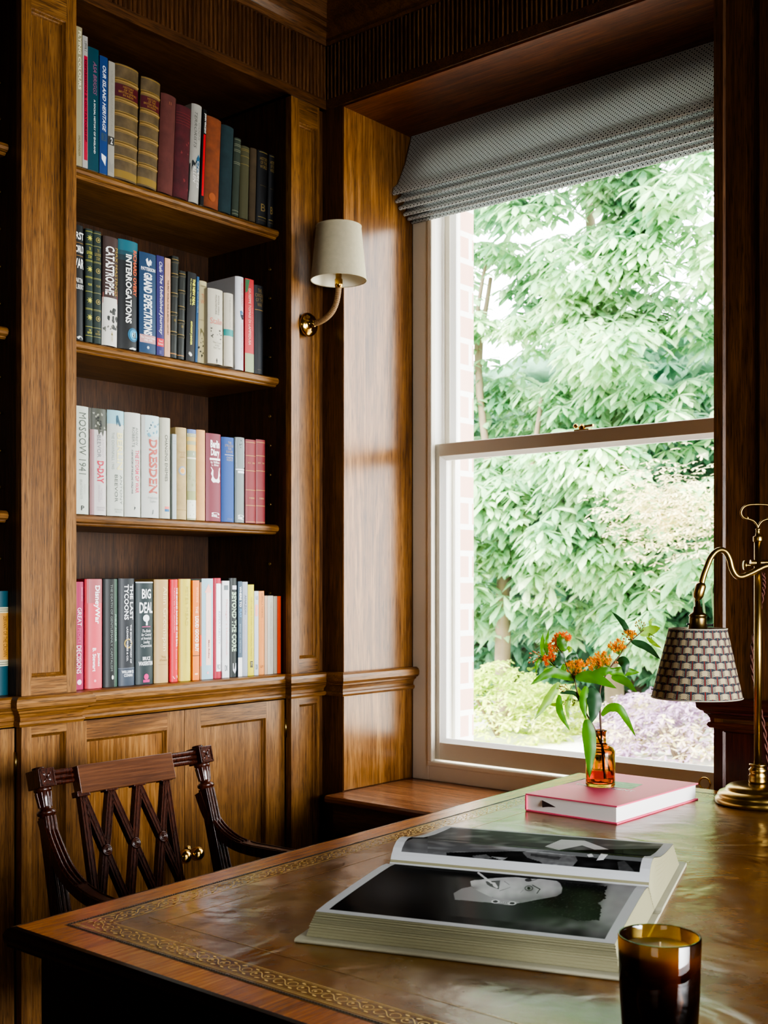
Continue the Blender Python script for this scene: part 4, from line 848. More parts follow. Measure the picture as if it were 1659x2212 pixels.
# page blocks
def block(b0,b1,be0,near):
    m=MB(); steps=30; nz=26; zb=.0062; SL=.007
    bs=[b0+(b1-b0)*i/steps for i in range(steps+1)]
    ins=lambda t:SL*t
    def bb(b,t):      # the fore edge leans inwards towards the top
        e=(b-b0)/(b1-b0) if near else (b1-b)/(b1-b0)
        return b+( (be0-(b0 if near else b1))*(1-t)*(1-e) )
    m.loft([[PB(.003+SL,b,prof(b)) for b in bs],[PB(LB-.005-SL,b,prof(b)) for b in bs]],False,False,True)
    for sg,xe in ((1,.003),(-1,LB-.005)):
        m.loft([[PB(xe+sg*(ins(k/nz)+.0006*((k*7)%3-1)),bb(b,k/nz),zb+(prof(b)-zb)*k/nz) for b in bs] for k in range(nz+1)],False,False,False)
    be=b0 if near else b1; o=-1 if near else 1; lay=[]
    for k in range(nz+1):
        t=k/nz; j=.0009*((k*5)%3-1)*(1.4 if t>.5 else .35)
        lay.append([PB(.003+ins(t),bb(be,t)+o*j,zb+(prof(be)-zb)*t),PB(LB-.005-ins(t),bb(be,t)+o*j,zb+(prof(be)-zb)*t)])
    m.loft(lay,False,False,False); return m
PSM=plain('page_stack','#8a866a',rough=.8)  # page edges darkened, the shade on the fore edge is in this colour
block(.018,.2695,.004,True).build('page_block',PSM,ob)
block(.2705,.522,.534,False).build('page_block',PSM,ob)
# top leaves with the printed photographs painted as colour per point
def inpoly(x,y,poly):
    c=False; j=len(poly)-1
    for i in range(len(poly)):
        xi,yi=poly[i]; xj,yj=poly[j]
        if (yi>y)!=(yj>y) and x<(xj-xi)*(y-yi)/(yj-yi)+xi: c=not c
        j=i
    return c
def segd(x,y,a,b):
    ax,ay=a; bx,by=b; dx,dy=bx-ax,by-ay; t=max(0,min(1,((x-ax)*dx+(y-ay)*dy)/(dx*dx+dy*dy+1e-9))); return sqrt((x-ax-t*dx)**2+(y-ay-t*dy)**2)
def sm(e0,e1,x):
    t=max(0,min(1,(x-e0)/(e1-e0))); return t*t*(3-2*t)
FACE=[(55,150),(85,142),(120,140),(180,132),(250,125),(330,121),(400,120),(460,127),(520,133),(580,133),(640,140),(700,148),(725,165),(742,200),(735,240),(700,262),(640,274),(560,288),(500,300),(440,312),(400,302),(300,285),(200,265),(110,222),(62,187)]
NECK=[(-10,205),(62,190),(120,226),(220,270),(400,300),(430,312),(350,330),(210,312),(100,302),(-60,288),(-70,240)]
HAIR=[(735,150),(800,158),(900,168),(1000,180),(1080,190),(1060,235),(1070,275),(1010,310),(1035,350),(1020,440),(860,445),(700,400),(540,345),(505,305),(640,272),(735,242),(745,200)]
def mixv(a,b,t): return a+(b-a)*t
def shade1(x,y):
    v=.012+.035*math.exp(-((x+500)**2/240**2+(y-210)**2/120**2))
    nz_=noise.noise((x*.01,y*.02,3))
    g=sm(960,1120,x+ .35*(y-250)); v=mixv(v,.30+.05*nz_,g*sm(640,430,y+.0*x))
    g=math.exp(-((x-760)**2/330**2+(y-480)**2/45**2)); v=mixv(v,.10+.08*nz_,g)
    if inpoly(x,y,NECK): v=.20+.10*sm(-100,250,x)
    hx=x+16*noise.noise((x*.05,y*.08,11))+7*noise.noise((x*.15,y*.2,12)); hy=y+8*noise.noise((x*.06,y*.06,13))
    if inpoly(hx,hy,HAIR):
        w=noise.noise((x*.02,y*.05+.01*x,0)); w2=noise.noise((x*.06,y*.12+.02*x,5))
        v=max(.006,.012+.06*max(0,w2)*max(0,w+.3))
    if inpoly(x,y,FACE):
        v=.46+.06*noise.noise((x*.02,y*.03,1))
        v*=1-.45*sm(235,300,y+.08*(x-300)); v*=1-.25*sm(640,745,x)
        v*=1-.5*math.exp(-((x-80)**2/50**2+(y-200)**2/22**2))
        for (p,q_,w,dk2) in (((520,180),(575,210),5,.85),((575,210),(553,240),5,.8),((310,152),(345,176),4,.55),((300,215),(352,196),3,.5),((275,222),(300,214),4,.5),((450,215),(430,235),4,.3),((505,150),(550,136),4,.6)):
            dd=segd(x,y,p,q_); v*=1-dk2*sm(w,w*.4,dd)
        ex,ey=(x-492)/33,(y-203)/21; r2=ex*ex+ey*ey
        if r2<1.3: v=mixv(.03,v,sm(.55,1.3,r2)); 
        if r2<.55: v=.45 if (x-492)**2+(y-203)**2>130 else .01
        v*=1-.45*math.exp(-((x-500)**2/48**2+(y-208)**2/34**2))
        ex,ey=(x-488)/26,(y-142)/12; 
        if ex*ex+ey*ey<1: v=.06
        if inpoly(x,y,[(168,152),(230,147),(278,145),(268,212),(240,202),(205,190),(180,175)]): v=.07
        if inpoly(x,y,[(212,158),(240,160),(262,195),(255,205),(228,188)]): v=.6
    if segd(x,y,(115,88),(213,163))<7: v=.6
    for cx_,cy_ in ((243,302),(367,315)):
        r=sqrt(((x-cx_)/32)**2+((y-cy_)/14)**2)
        if r<1: v=.6 if r>.62 else .02
    if segd(x,y,(275,304),(335,313))<5: v=.5 if int(x/7)%2 else .15
    return v
def shade2(x,y):      # frame of the 840x400 crop, scaled 1.975
    v=.012+.01*noise.noise((x*.02,y*.05,9))
    if inpoly(x,y,[(380,260),(415,200),(450,160),(500,140),(560,140),(615,155),(640,190),(642,250)]): v=.12+.05*noise.noise((x*.02,y*.03,2))
    for P_,vv in (([(750,215),(810,208),(835,225),(770,228)],.10),([(830,218),(900,222),(880,235)],.22),([(965,200),(1000,190),(1190,215),(1200,235),(1170,270),(1160,292),(1075,268),(1040,240),(985,222)],.12),([(1000,205),(1130,220),(1120,232),(1000,215)],.05),([(1070,262),(1100,250),(1150,262),(1150,290),(1090,290)],.2),([(1280,235),(1300,205),(1330,208),(1310,232)],.5),([(1240,210),(1260,205),(1268,218),(1248,220)],.45),([(1370,240),(1400,235),(1460,300),(1380,300)],.05)):
        if inpoly(x,y,P_): v=vv+.3*vv*noise.noise((x*.05,y*.08,4))
    if y<196-.02*(x-900) and x>560:
        w=noise.noise((x*.012,y*.08,7)); v=.10+.14*max(0,w)
        if inpoly(x,y,[(1060,175),(1130,145),(1230,150),(1340,190),(1300,198),(1220,170),(1120,190)]): v=.55
    return v
def leaf(b0,b1,which,up):
    mg=.013
    na,nb=(520,230) if which==1 else (420,420)
    x0,x1=.010,LB-.012
    m=MB(); cols=[]
    for j in range(nb+1):
        b=b0+(b1-b0)*j/nb
        for i in range(na+1):
            x=x0+(x1-x0)*i/na; p=PB(x,b,prof(b)+up)
            m.v.append(p)
            if x<x0+mg or x>x1-mg or b<b0+mg*.9 or b>b1-mg*.7: cols.append((.50,.51,.52))
            else:
                u,v=toPx(p)
                if which==1: g=shade1((u-1000)*3.456,(v-1860)*3.456)
                else: g=shade2((u-640)*1.975,(v-1740)*1.975)
                cols.append((g,g*1.0,g*1.02))
    for j in range(nb):
        for i in range(na): k=j*(na+1)+i; m.f.append((k,k+1,k+na+2,k+na+1)); m.sm.append(True)
    return m,cols
mt,n,b=nt('printed_photograph'); ca=n.nodes.new('ShaderNodeVertexColor'); ca.layer_name='Col'; b.inputs['Specular IOR Level'].default_value=0; b.inputs['Roughness'].default_value=.6; n.links.new(ca.outputs['Color'],b.inputs['Base Color'])
lw=n.nodes.new('ShaderNodeLayerWeight'); lw.inputs['Blend'].default_value=.25; pw=n.nodes.new('ShaderNodeMath'); pw.operation='MULTIPLY'; pw.inputs[1].default_value=.055; n.links.new(lw.outputs['Facing'],pw.inputs[0])
gl=n.nodes.new('ShaderNodeBsdfGlossy'); gl.inputs['Roughness'].default_value=.12; mx=n.nodes.new('ShaderNodeMixShader'); n.links.new(pw.outputs[0],mx.inputs[0]); n.links.new(b.outputs[0],mx.inputs[1]); n.links.new(gl.outputs[0],mx.inputs[2]); n.links.new(mx.outputs[0],n.nodes['Material Output'].inputs['Surface'])
m,c=leaf(.0165,.2697,1,.0006); m.build('printed_page',mt,ob,colors=c)
m,c=leaf(.2703,.523,2,.0006); m.build('printed_page',mt,ob,colors=c)
m=MB()
for k in range(7):      # loose leaves under the near page
    zz=.0318-.0024*k; y=.004+.014*(zz-.006)/.027
    m.add([PB(.010-.0009*k,y-.0014,zz),PB(LB-.012+.0009*k,y-.0014,zz),PB(LB-.012+.0009*k,y+.004,zz+.0003),PB(.010-.0009*k,y+.004,zz+.0003)],[(0,1,2,3)])
m.build('loose_leaves',plain('leaf_edge','#a8a488',rough=.6),ob,solid=.0004)

# ================================================================ RED BOOK
Rl=onz(1135,1752,ZD); Rf=onz(1333,1782,ZD); Rr=onz(1479,1724,ZD); 
ex=(Rf-Rl); wx=ex.length; ex.normalize(); ey=Vector((-ex.y,ex.x,0)); wy=(Rr-Rf).dot(ey); hb=.0335
def PR(a,b,z): return Rl+ex*a+ey*b+Vector((0,0,z))
rb=empty('closed_book',PR(wx/2,wy/2,0),label='closed red hardback lying on the desk under the amber bottle',cat='book')
redc=plain('red_cloth',hexc('#e86484'),rough=.5,bump=.2,bscale=900,spec=.5)
def slab(m,a0,a1,b0,b1,z0,z1): 
    m.add([PR(a0,b0,z0),PR(a1,b0,z0),PR(a1,b1,z0),PR(a0,b1,z0),PR(a0,b0,z1),PR(a1,b0,z1),PR(a1,b1,z1),PR(a0,b1,z1)],[(0,3,2,1),(4,5,6,7),(0,1,5,4),(1,2,6,5),(2,3,7,6),(3,0,4,7)])
for z0 in (.0003,hb-.0028):
    m=MB(); slab(m,0,wx,0,wy,z0,z0+.0028); m.build('cover_board',redc,rb,bevel=.0008)
m=MB(); slab(m,-.001,.002,0,wy,.003,hb-.003); m.build('spine',redc,rb)
m=MB(); slab(m,.002,wx-.004,.004,wy-.004,.0032,hb-.003); m.build('pages',M['white'],rb)
m=MB(); sl=[PR(.035,.0035,hb*.72),PR(.05,.003,hb*.6),PR(.066,.002,hb*.45),PR(.05,.001,hb*.42),PR(.038,.0,hb*.35)]
m.add(sl,[(0,1,2,3,4)]); m.build('ribbon_end',plain('ribbon','#3a2a2a',rough=.5),rb,solid=.0006)
def onbook(u,v): 
    p=onz(u,v,ZD+hb); d=p-Rl; return d.dot(ex),d.dot(ey)
q=[onbook(1200+x/5.53,1660+y/5.53) for x,y in ((640,148),(1045,190),(905,250),(500,205))]
MB().add([PR(a,b,hb+.0003) for a,b in q],[(3,2,1,0)]).build('inset_picture',plain('inset_green',hexc('#5d8378'),rough=.3,var=.7,bscale=500),rb)
vs,fs=tverts('THE MOVEMENT',.02)
ta=onbook(1200+255/5.53,1660+180/5.53); tb=onbook(1200+905/5.53,1660+283/5.53)
MB().add([PR(ta[0]+(tb[0]-ta[0])*x,(tb[1]+ta[1])/2-.004+y*.012,hb+.0004) for x,y in vs],fs).build('title',plain('ink_white','#f4eeee'),rb)

# ================================================================ BOTTLE AND FLOWERS
zb_=ZD+hb+.0006; bp_=onz(1297,1697,zb_)
Db=(-sin(TH)*(bp_.x-CX)+cos(TH)*bp_.y)
amb=bpy.data.materials.new('amber_glass'); amb.use_nodes=True; n=amb.node_tree; b=n.nodes['Principled BSDF']
b.inputs['Base Color'].default_value=(*hexc('#e2aa5c'),1); b.inputs['Transmission Weight'].default_value=1; b.inputs['Roughness'].default_value=.02; b.inputs['IOR'].default_value=1.3
bt=empty('glass_bottle',bp_,label='small amber glass bottle standing on the red book holding flowers',cat='bottle')
S_=Db/F; rB=31.5*S_
outer=[(0,0),(rB*.93,0),(rB,.003),(rB,.062),(rB*.97,.069),(rB*.86,.0755),(rB*.62,.080),(rB*.42,.083),(rB*.38,.086),(rB*.40,.089),(rB*.38,.092),(rB*.37,.100),(rB*.40,.105),(rB*.44,.1065),(rB*.44,.1085),(rB*.36,.1095)]
inner=[(rB*.31,.1090),(rB*.30,.088),(rB*.50,.079),(rB*.80,.073),(rB*.91,.066),(rB*.92,.010),(rB*.86,.006),(0,.0055)]
MB().lathe(outer+inner,bp_,48).build('bottle_glass',amb,bt)
wa=bpy.data.materials.new('amber_water'); wa.use_nodes=True; b=wa.node_tree.nodes['Principled BSDF']; b.inputs['Base Color'].default_value=(*hexc('#f0a040'),1); b.inputs['Transmission Weight'].default_value=1; b.inputs['Roughness'].default_value=.0; b.inputs['IOR'].default_value=1.2
MB().lathe([(0,.0065),(rB*.85,.0068),(rB*.905,.0105),(rB*.905,.030),(0,.030)],bp_,40).build('water',wa,bt)
def fp(x,y,dz=0):    # photo crop (1120,1300, x4.879) at the bottle's distance
    return ond(1120+x/4.879,1300+y/4.879,Db+dz)
def leafmat(nm,c,c2,tr=.5):
    m=bpy.data.materials.new(nm); m.use_nodes=True; n=m.node_tree; b=n.nodes['Principled BSDF']; b.inputs['Base Color'].default_value=(*hexc(c),1); b.inputs['Roughness'].default_value=.42
    t=n.nodes.new('ShaderNodeBsdfTranslucent'); t.inputs['Color'].default_value=(*hexc(c2),1); mx=n.nodes.new('ShaderNodeMixShader'); mx.inputs[0].default_value=tr
    n.links.new(b.outputs[0],mx.inputs[1]); n.links.new(t.outputs[0],mx.inputs[2]); n.links.new(mx.outputs[0],n.nodes['Material Output'].inputs['Surface']); return m
LM=[leafmat('leaf_green','#3f7a22','#7ab82e'),leafmat('leaf_dark','#24482a','#3a6a2a',.25),leafmat('leaf_light','#7aa83a','#b0d858')]
STM=plain('stem_brown','#5a4030',rough=.6); STG=plain('stem_green','#6a8a3a',rough=.6)
PET=[leafmat('petal_orange','#ffb41c','#ffcf48',.75),leafmat('petal_red_orange','#ff8c38','#ffb060',.75)]
BUD=[plain('bud_brown','#a8683a',rough=.5),plain('bud_green','#8a9a3a',rough=.5),plain('bud_olive','#a09050',rough=.5)]
spA=empty('flower_sprig',fp(900,1400),label='right milkweed sprig with yellow orange flower heads leaning toward the lamp',cat='flower',group=None)
spB=empty('flower_sprig',fp(800,1400,-.004),label='left milkweed sprig with red orange heads and one long leaf hanging down the bottle',cat='flower')
camdir=Vector((-sin(TH),cos(TH),0))
def cat(pts,n):      # Catmull-Rom
    P=[pts[0]*2-pts[1]]+pts+[pts[-1]*2-pts[-2]]; out=[]; seg=len(pts)-1
    for i in range(n+1):
        t=i/n*seg; k=min(int(t),seg-1); f=t-k; a,b,c,d=P[k],P[k+1],P[k+2],P[k+3]
        out.append(.5*((2*b)+(c-a)*f+(2*a-5*b+4*c-d)*f*f+(3*b-a-3*c+d)*f**3))
    return out
def petleaf(par,pl,w,k,dz0=0,dz1=0,seed=0,fold=.25):
    r=random.Random(seed+int(pl[0][0])); n=len(pl)
    pts=[fp(x,y,dz0+(dz1-dz0)*i/(n-1)+.006*r.uniform(-1,1)) for i,(x,y) in enumerate(pl)]
    c=cat(pts,18); W=w*1.28*S_/2; m=MB(); rings=[]
    for i,p in enumerate(c):
        t=i/18; d=(c[min(i+1,18)]-c[max(i-1,0)]).normalized(); s=d.cross(camdir).normalized(); nn=s.cross(d)
        ww=W*max(.03,(sin(pi*min(1,t*.97+.03)**.75))**.8); rp=.0012*sin(t*21+seed)
        rings.append([p-s*ww+nn*(ww*fold+rp),p-s*ww*.5+nn*ww*fold*.4,p,p+s*ww*.5+nn*ww*fold*.4,p+s*ww+nn*(ww*fold-rp)])
    m.loft(rings,False,False,True); return m.build('leaf',LM[k],par)
def stem(par,pl,r0,r1,mat,dz=0):
    pts=cat([fp(x,y,dz) for x,y in pl],24); MB().tube(pts,[r0+(r1-r0)*i/24 for i in range(25)],7).build('stem',mat,par)
# sprig A
stem(spA,[(905,1860),(880,1500),(862,1200),(858,960),(880,860),(950,720),(1040,600),(1160,440),(1280,330),(1320,300)],.0022,.0009,STM)
for i,(pl,w,k,a,b) in enumerate([([(740,790),(900,735),(1045,712)],15,0,-.01,-.02),([(960,745),(1120,735),(1275,745)],17,0,0,.02),([(980,790),(1120,835),(1250,955)],14,0,0,-.03),([(1040,600),(1120,650),(1120,778)],18,1,0,-.01),([(770,905),(805,1080),(765,1290)],25,1,-.01,-.02),([(875,1200),(960,1125),(1060,1125),(1150,1260),(1235,1420)],15,0,0,-.04),([(1165,345),(1100,220),(985,105)],10,1,0,.02),([(1280,340),(1400,300),(1495,270)],17,2,0,-.01),([(1190,415),(1350,475),(1495,605)],13,1,0,-.02),([(1350,370),(1430,440),(1510,490)],7,2,0,0),([(1390,255),(1395,200),(1440,175)],6,2,0,0)]):
    petleaf(spA,pl,w,k,a,b,i)
# sprig B
stem(spB,[(975,1830),(900,1580),(800,1330),(700,1150),(620,960),(590,820),(510,690),(465,540),(455,470)],.0019,.0008,STM,-.006)
stem(spB,[(545,930),(590,820),(440,735),(330,640),(260,575)],.0009,.0007,STG,-.006)
for i,(pl,w,k,a,b) in enumerate([([(590,815),(350,750),(125,873)],17,0,-.01,-.03),([(600,795),(800,800),(1033,912)],20,0,-.02,-.04),([(430,850),(310,1040),(165,1245)],15,2,0,-.03),([(430,980),(440,1160),(540,1355)],12,0,0,-.02),([(715,890),(685,1060),(708,1235)],15,0,-.01,-.02),([(720,1240),(755,1500),(748,1855)],23,0,-.034,-.040),([(260,590),(252,440),(258,330)],8,0,0,0),([(298,560),(300,420),(318,300)],6,0,0,0),([(490,520),(450,420),(425,335)],16,0,-.01,-.01),([(390,675),(445,600),(430,515)],15,1,-.01,-.01),([(250,600),(200,650),(185,760)],8,0,0,0),([(500,630),(580,570),(655,610)],11,1,0,0),([(310,770),(340,730),(370,680)],10,0,0,0),([(480,1050),(400,1085),(290,1070)],7,2,0,0),([(565,960),(515,1100),(530,1245)],9,2,0,0),([(440,960),(600,970),(690,1135)],7,1,0,0),([(90,695),(130,712),(190,675)],6,2,0,0),([(460,750),(480,690),(470,650)],10,0,0,0),([(620,900),(650,1000),(660,1080)],9,2,0,0),([(270,765),(290,715),(330,690)],6,2,0,0),([(500,480),(545,500),(530,540)],8,2,0,0)]):
    petleaf(spB,pl,w,k,a,b,40+i)
def umbel(par,cx,cy,rx,ry,n,k,ox,oy,seed):
    n=int(n*1.35)
    r=random.Random(seed); m=MB(); st=MB(); o=fp(ox,oy)
    for i in range(n):
        a=r.uniform(0,2*pi); q=sqrt(r.random()); c=fp(cx+rx*q*cos(a),cy+ry*q*sin(a),.012*r.uniform(-1,1))
        st.tube([o,(o+c)/2+Vector((0,0,-.001)),c],.00035,4)
        ax=(c-o).normalized(); ax=(ax+Vector((r.uniform(-.4,.4),r.uniform(-.4,.4),r.uniform(-.2,.6)))).normalized(); s=ax.orthogonal().normalized(); t=ax.cross(s); ph=r.uniform(0,6)
        for j in range(5):
            an=ph+2*pi*j/5; d=s*cos(an)+t*sin(an); e=s*cos(an+1.57)+t*sin(an+1.57)
            m.add([c,c+d*.0030-e*.0016+ax*.0004,c+d*.0055-ax*.0012,c+d*.0030+e*.0016+ax*.0004],[(0,1,2,3)])
            m.add([c+ax*.0006-e*.0012+d*.0006,c+ax*.0006+e*.0012+d*.0006,c+ax*.0046+d*.0020],[(0,1,2)])
        m.lathe([(.0010,-.0022),(.0016,-.0005),(.0013,.0016),(0,.0028)],c,6,axis=ax)
    h=m.build('flower_head',PET[k],par); st.build('flower_stalks',STG,h)
def buds(par,cx,cy,rx,ry,n,k,ox,oy,seed,sz=.0017):
    r=random.Random(seed); m=MB(); st=MB(); o=fp(ox,oy)
    for i in range(n):
        a=2*pi*i/n*1.0+r.uniform(-.3,.3); q=r.uniform(.45,1); c=fp(cx+rx*q*cos(a),cy+ry*q*sin(a),.008*r.uniform(-1,1)); ax=(c-o).normalized()
        st.tube([o,c],.00035,4); m.lathe([(0,-1.6*sz),(.7*sz,-.9*sz),(sz,0),(.75*sz,1.0*sz),(0,1.5*sz)],c,8,axis=ax)
    h=m.build('bud_cluster',BUD[k],par); st.build('bud_stalks',STG,h)
umbel(spB,470,370,85,50,26,1,470,480,1); umbel(spB,380,460,75,70,30,1,460,540,2); umbel(spB,310,600,75,70,26,1,400,680,3)
umbel(spB,605,690,105,80,44,0,590,810,4)
umbel(spA,800,655,100,70,34,0,900,720,5); umbel(spA,880,600,95,75,36,0,960,690,6); umbel(spA,1035,460,100,65,32,0,1060,560,7); umbel(spA,1180,330,60,35,10,0,1180,410,8)
buds(spB,165,575,75,95,16,0,262,575,9); buds(spB,470,915,50,50,10,2,545,940,10); buds(spB,535,1065,70,50,14,1,560,1000,11)
buds(spA,1285,245,60,45,12,2,1290,320,12); buds(spA,1170,350,80,70,14,0,1190,410,13); buds(spA,1395,365,35,25,6,1,1380,330,14,.0012); buds(spA,1035,635,15,25,2,0,1020,600,15,.0022)

# ================================================================ DESK LAMP
lc=onz(1637,1737,ZD); DL=(-sin(TH)*(lc.x-CX)+cos(TH)*lc.y); SL=DL/F
lc.z=zd+.0012
la=empty('desk_lamp',lc,label='brass swing arm desk lamp with a basket weave patterned fabric shade',cat='lamp')
def lp(u,v,dz=0): return ond(u,v,DL+dz)
br_=M['brassold']
MB().lathe([(0,0),(.079,0),(.081,.003),(.081,.009),(.078,.013),(.076,.0145),(.0765,.017),(.073,.022),(.064,.026),(.061,.0275),(.060,.031),(.054,.036),(.040,.039),(.020,.040),(0,.040)],lc,56).build('base',br_,la)
hz=lambda v: lp(1637,v).z
MB().lathe([(.0,.0),(.017,.0),(.0175,.004),(.0165,.012),(.0175,.014),(.015,.018),(.016,.022),(.0175,.026),(.0135,hz(1658)-lc.z-.040),(.0135,hz(1655)-lc.z-.04),(.0165,hz(1654)-lc.z-.04),(.0165,hz(1650)-lc.z-.04),(.012,hz(1649)-lc.z-.04),(0,hz(1649)-lc.z-.04)],lc+Vector((0,0,.0401)),28).build('collar',br_,la)
MB().lathe([(0,0),(.0073,0),(.0073,hz(1170)-hz(1652)),(0,hz(1170)-hz(1652))],Vector((lc.x,lc.y,hz(1652))),20).build('pole',br_,la)
f0=Vector((lc.x,lc.y,hz(1170)))
MB().lathe([(.0,0),(.0088,0),(.0092,.002),(.0092,.009),(.0085,.0105),(.005,.0115),(.0042,.017),(.0035,.022),(.005,.024),(.003,.026),(0,.026)],f0,20).build('finial',br_,la)
rt_=Vector((cos(TH),sin(TH),0))
def hp(x,y): return lp(1480+x/6.506,1060+y/6.506)
hpt=[(1025,520),(1000,470),(960,425),(910,405),(870,395),(830,385),(795,350),(785,300),(810,245),(860,210),(930,195),(1025,192)]
pts=cat([hp(x,y) for x,y in hpt],40); c0=Vector((lc.x,lc.y,0))
mir=[Vector((2*lc.x-p.x,2*lc.y-p.y,p.z)) for p in pts]
m=MB().tube(pts,.0020,8); m.tube(mir,.0020,8)
for p in (pts[14],mir[14]): m.lathe([(0,-.004),(.003,0),(0,.004)],p+Vector((0,0,.002)),8)
m.build('top_handle',br_,la)
# sliding clamp, thumb screw and swan neck arm
zc_=hz(1216)
m=MB().tube([lp(1621,1216),lp(1690,1216)],.0062,14); m.build('clamp',br_,la)
m=MB(); q0=lp(1612,1221); m.tube([q0,lp(1624,1221)],.003,10); m.lathe([(0,-.002),(.009,-.0015),(.0095,.001),(.007,.003),(0,.004)],lp(1608,1221),18,axis=rt_); m.build('thumb_screw',br_,la)
am=[(1712,1221),(1680,1221),(1655,1223),(1640,1229),(1622,1238),(1602,1246),(1590,1243),(1581,1228),(1576,1208),(1568,1193),(1557,1188),(1546,1192),(1535,1205),(1527,1224),(1520,1243),(1515,1262)]
pts=cat([lp(u,v,-.012 if u>1600 else -.012) for u,v in am],80)
MB().tube(pts,.0058,14).build('swan_neck_arm',br_,la)
e0=pts[-1]; e1=lp(1505,1298,-.012); ax=(e1-e0).normalized()
MB().lathe([(0,-.003),(.0065,-.003),(.0100,.003),(.0100,.022),(.0078,.028),(.0040,.031),(.0038,.036),(0,.036)],e0,20,axis=ax).build('knuckle',br_,la)
sc_top=lp(1507,1352,-.012); 
zz=lambda v: lp(1507,v,-.012).z-sc_top.z
MB().lathe([(0,zz(1362)),(.0195,zz(1362)),(.0195,zz(1358)),(.0185,zz(1357)),(.0175,zz(1349)),(.0165,zz(1347)),(.0165,zz(1337)),(.0155,zz(1332)),(.0175,zz(1331)),(.0150,zz(1326)),(.0090,zz(1322)),(.0085,zz(1311)),(.0055,zz(1310)),(.005,zz(1299)),(.003,zz(1296)),(0,zz(1295))],sc_top,28).build('bulb_socket',plain('socket_brass','#7e6a44',rough=.3,metal=1),la)
m=MB().tube([sc_top+rt_*.014+Vector((0,0,zz(1350))),sc_top+rt_*.028+Vector((0,0,zz(1350)))],.0018,8); m.lathe([(0,-.001),(.003,-.001),(.003,.001),(0,.001)],sc_top+rt_*.029+Vector((0,0,zz(1350))),10,axis=rt_); m.tube([sc_top-rt_*.014+Vector((0,0,zz(1348))),sc_top-rt_*.021+Vector((0,0,zz(1348)))],.0018,8)
m.build('switch_lever',M['black'],la)
# fabric shade with the woven basket print
ct=lp(1507.5,1358,-.012); cb_=lp(1505,1506,-.012); ct=Vector((ct.x,ct.y,ct.z)); cbz=cb_.z
rtp,rbt=61*SL,95.5*SL
NA,NB=900,260; m=MB(); cols=[]
beige=hexc('#b9ab8a'); slate=hexc('#353a42'); teal=hexc('#2c5a60'); redl=hexc('#7a3028')
cxy0=Vector((cb_.x,cb_.y)); cxy1=Vector((ct.x,ct.y))
rows=9.3; ncol=20
for j in range(NB+1):
    t=j/NB; r_=rbt+(rtp-rbt)*t; cxy=cxy0+(cxy1-cxy0)*t; z=cbz+(ct.z-cbz)*t
    for i in range(NA):
        a=2*pi*i/NA; m.v.append(Vector((cxy.x+r_*cos(a),cxy.y+r_*sin(a),z)))
        cu_=i/NA*ncol; rv=t*rows; c=slate
        for rr in (int(rv),int(rv)-1,int(rv)+1):
            if rr<0 and rv>.4: continue
            off=.5*(rr%2); x=(cu_+off)%1.0-.5; y=rv-rr-.5      # cell centred
            xx=x/.40
            if abs(xx)<1:
                arch=.16*(1-xx*xx)
                if y<.34+arch and y>-.44+arch:
                    c=beige
                    if abs(xx)>.48 and (int((y-arch+9)*17)%2==0) and abs(xx)>.48+.12*((int((y-arch+9)*17)//2)%2): c=slate
                    if y>.34+arch-.05: c=slate
                    break
                elif abs(x)<.05 and y<=-.44+arch: c=redl
                elif abs(x)<.09 and y<=-.44+arch: c=teal
        cols.append(c)
for j in range(NB):
    for i in range(NA): k=j*NA+i; k2=j*NA+(i+1)%NA; m.f.append((k,k2,k2+NA,k+NA)); m.sm.append(True)
mt,n,b=nt('basket_print_fabric'); ca=n.nodes.new('ShaderNodeVertexColor'); ca.layer_name='Col'; n.links.new(ca.outputs['Color'],b.inputs['Base Color']); b.inputs['Roughness'].default_value=.85
tl=n.nodes.new('ShaderNodeBsdfTranslucent'); n.links.new(ca.outputs['Color'],tl.inputs['Color']); mx=n.nodes.new('ShaderNodeMixShader'); mx.inputs[0].default_value=.3
n.links.new(b.outputs[0],mx.inputs[1]); n.links.new(tl.outputs[0],mx.inputs[2]); n.links.new(mx.outputs[0],n.nodes['Material Output'].inputs['Surface'])
s_=m.build('lamp_shade',mt,la,colors=cols)
for cc,z,r_ in ((cxy0,cbz,rbt),(cxy1,ct.z,rtp)): MB().tube([Vector((cc.x+r_*cos(a),cc.y+r_*sin(a),z)) for a in [2*pi*i/60 for i in range(61)]],.0013,6).build('shade_rim',plain('shade_piping','#a8a28e',rough=.8),s_)
m=MB()
for k in range(3):
    a=k*2.1+.4; m.tube([Vector((cxy1.x+rtp*cos(a),cxy1.y+rtp*sin(a),ct.z-.002)),Vector((cxy1.x+.013*cos(a),cxy1.y+.013*sin(a),ct.z-.004))],.0009,5)
m.build('shade_spider',M['brassold'],s_)
# twisted flex
m=MB(); base=[(1648,1238),(1650,1262),(1646,1292),(1636,1340),(1626,1390),(1624,1440),(1634,1500),(1648,1560),(1656,1620),(1664,1680),(1672,1712)]
cp=cat([lp(u,v,.014+.012*min(1,i/5)) for i,(u,v) in enumerate(base)],240)
for ph in (0,pi):
    m.tube([p+Vector((.0023*cos(i*.32+ph),.0023*sin(i*.32+ph),0)) for i,p in enumerate(cp)],.0019,6)
m.build('twisted_flex',plain('brown_flex','#5a3226',rough=.7),la)

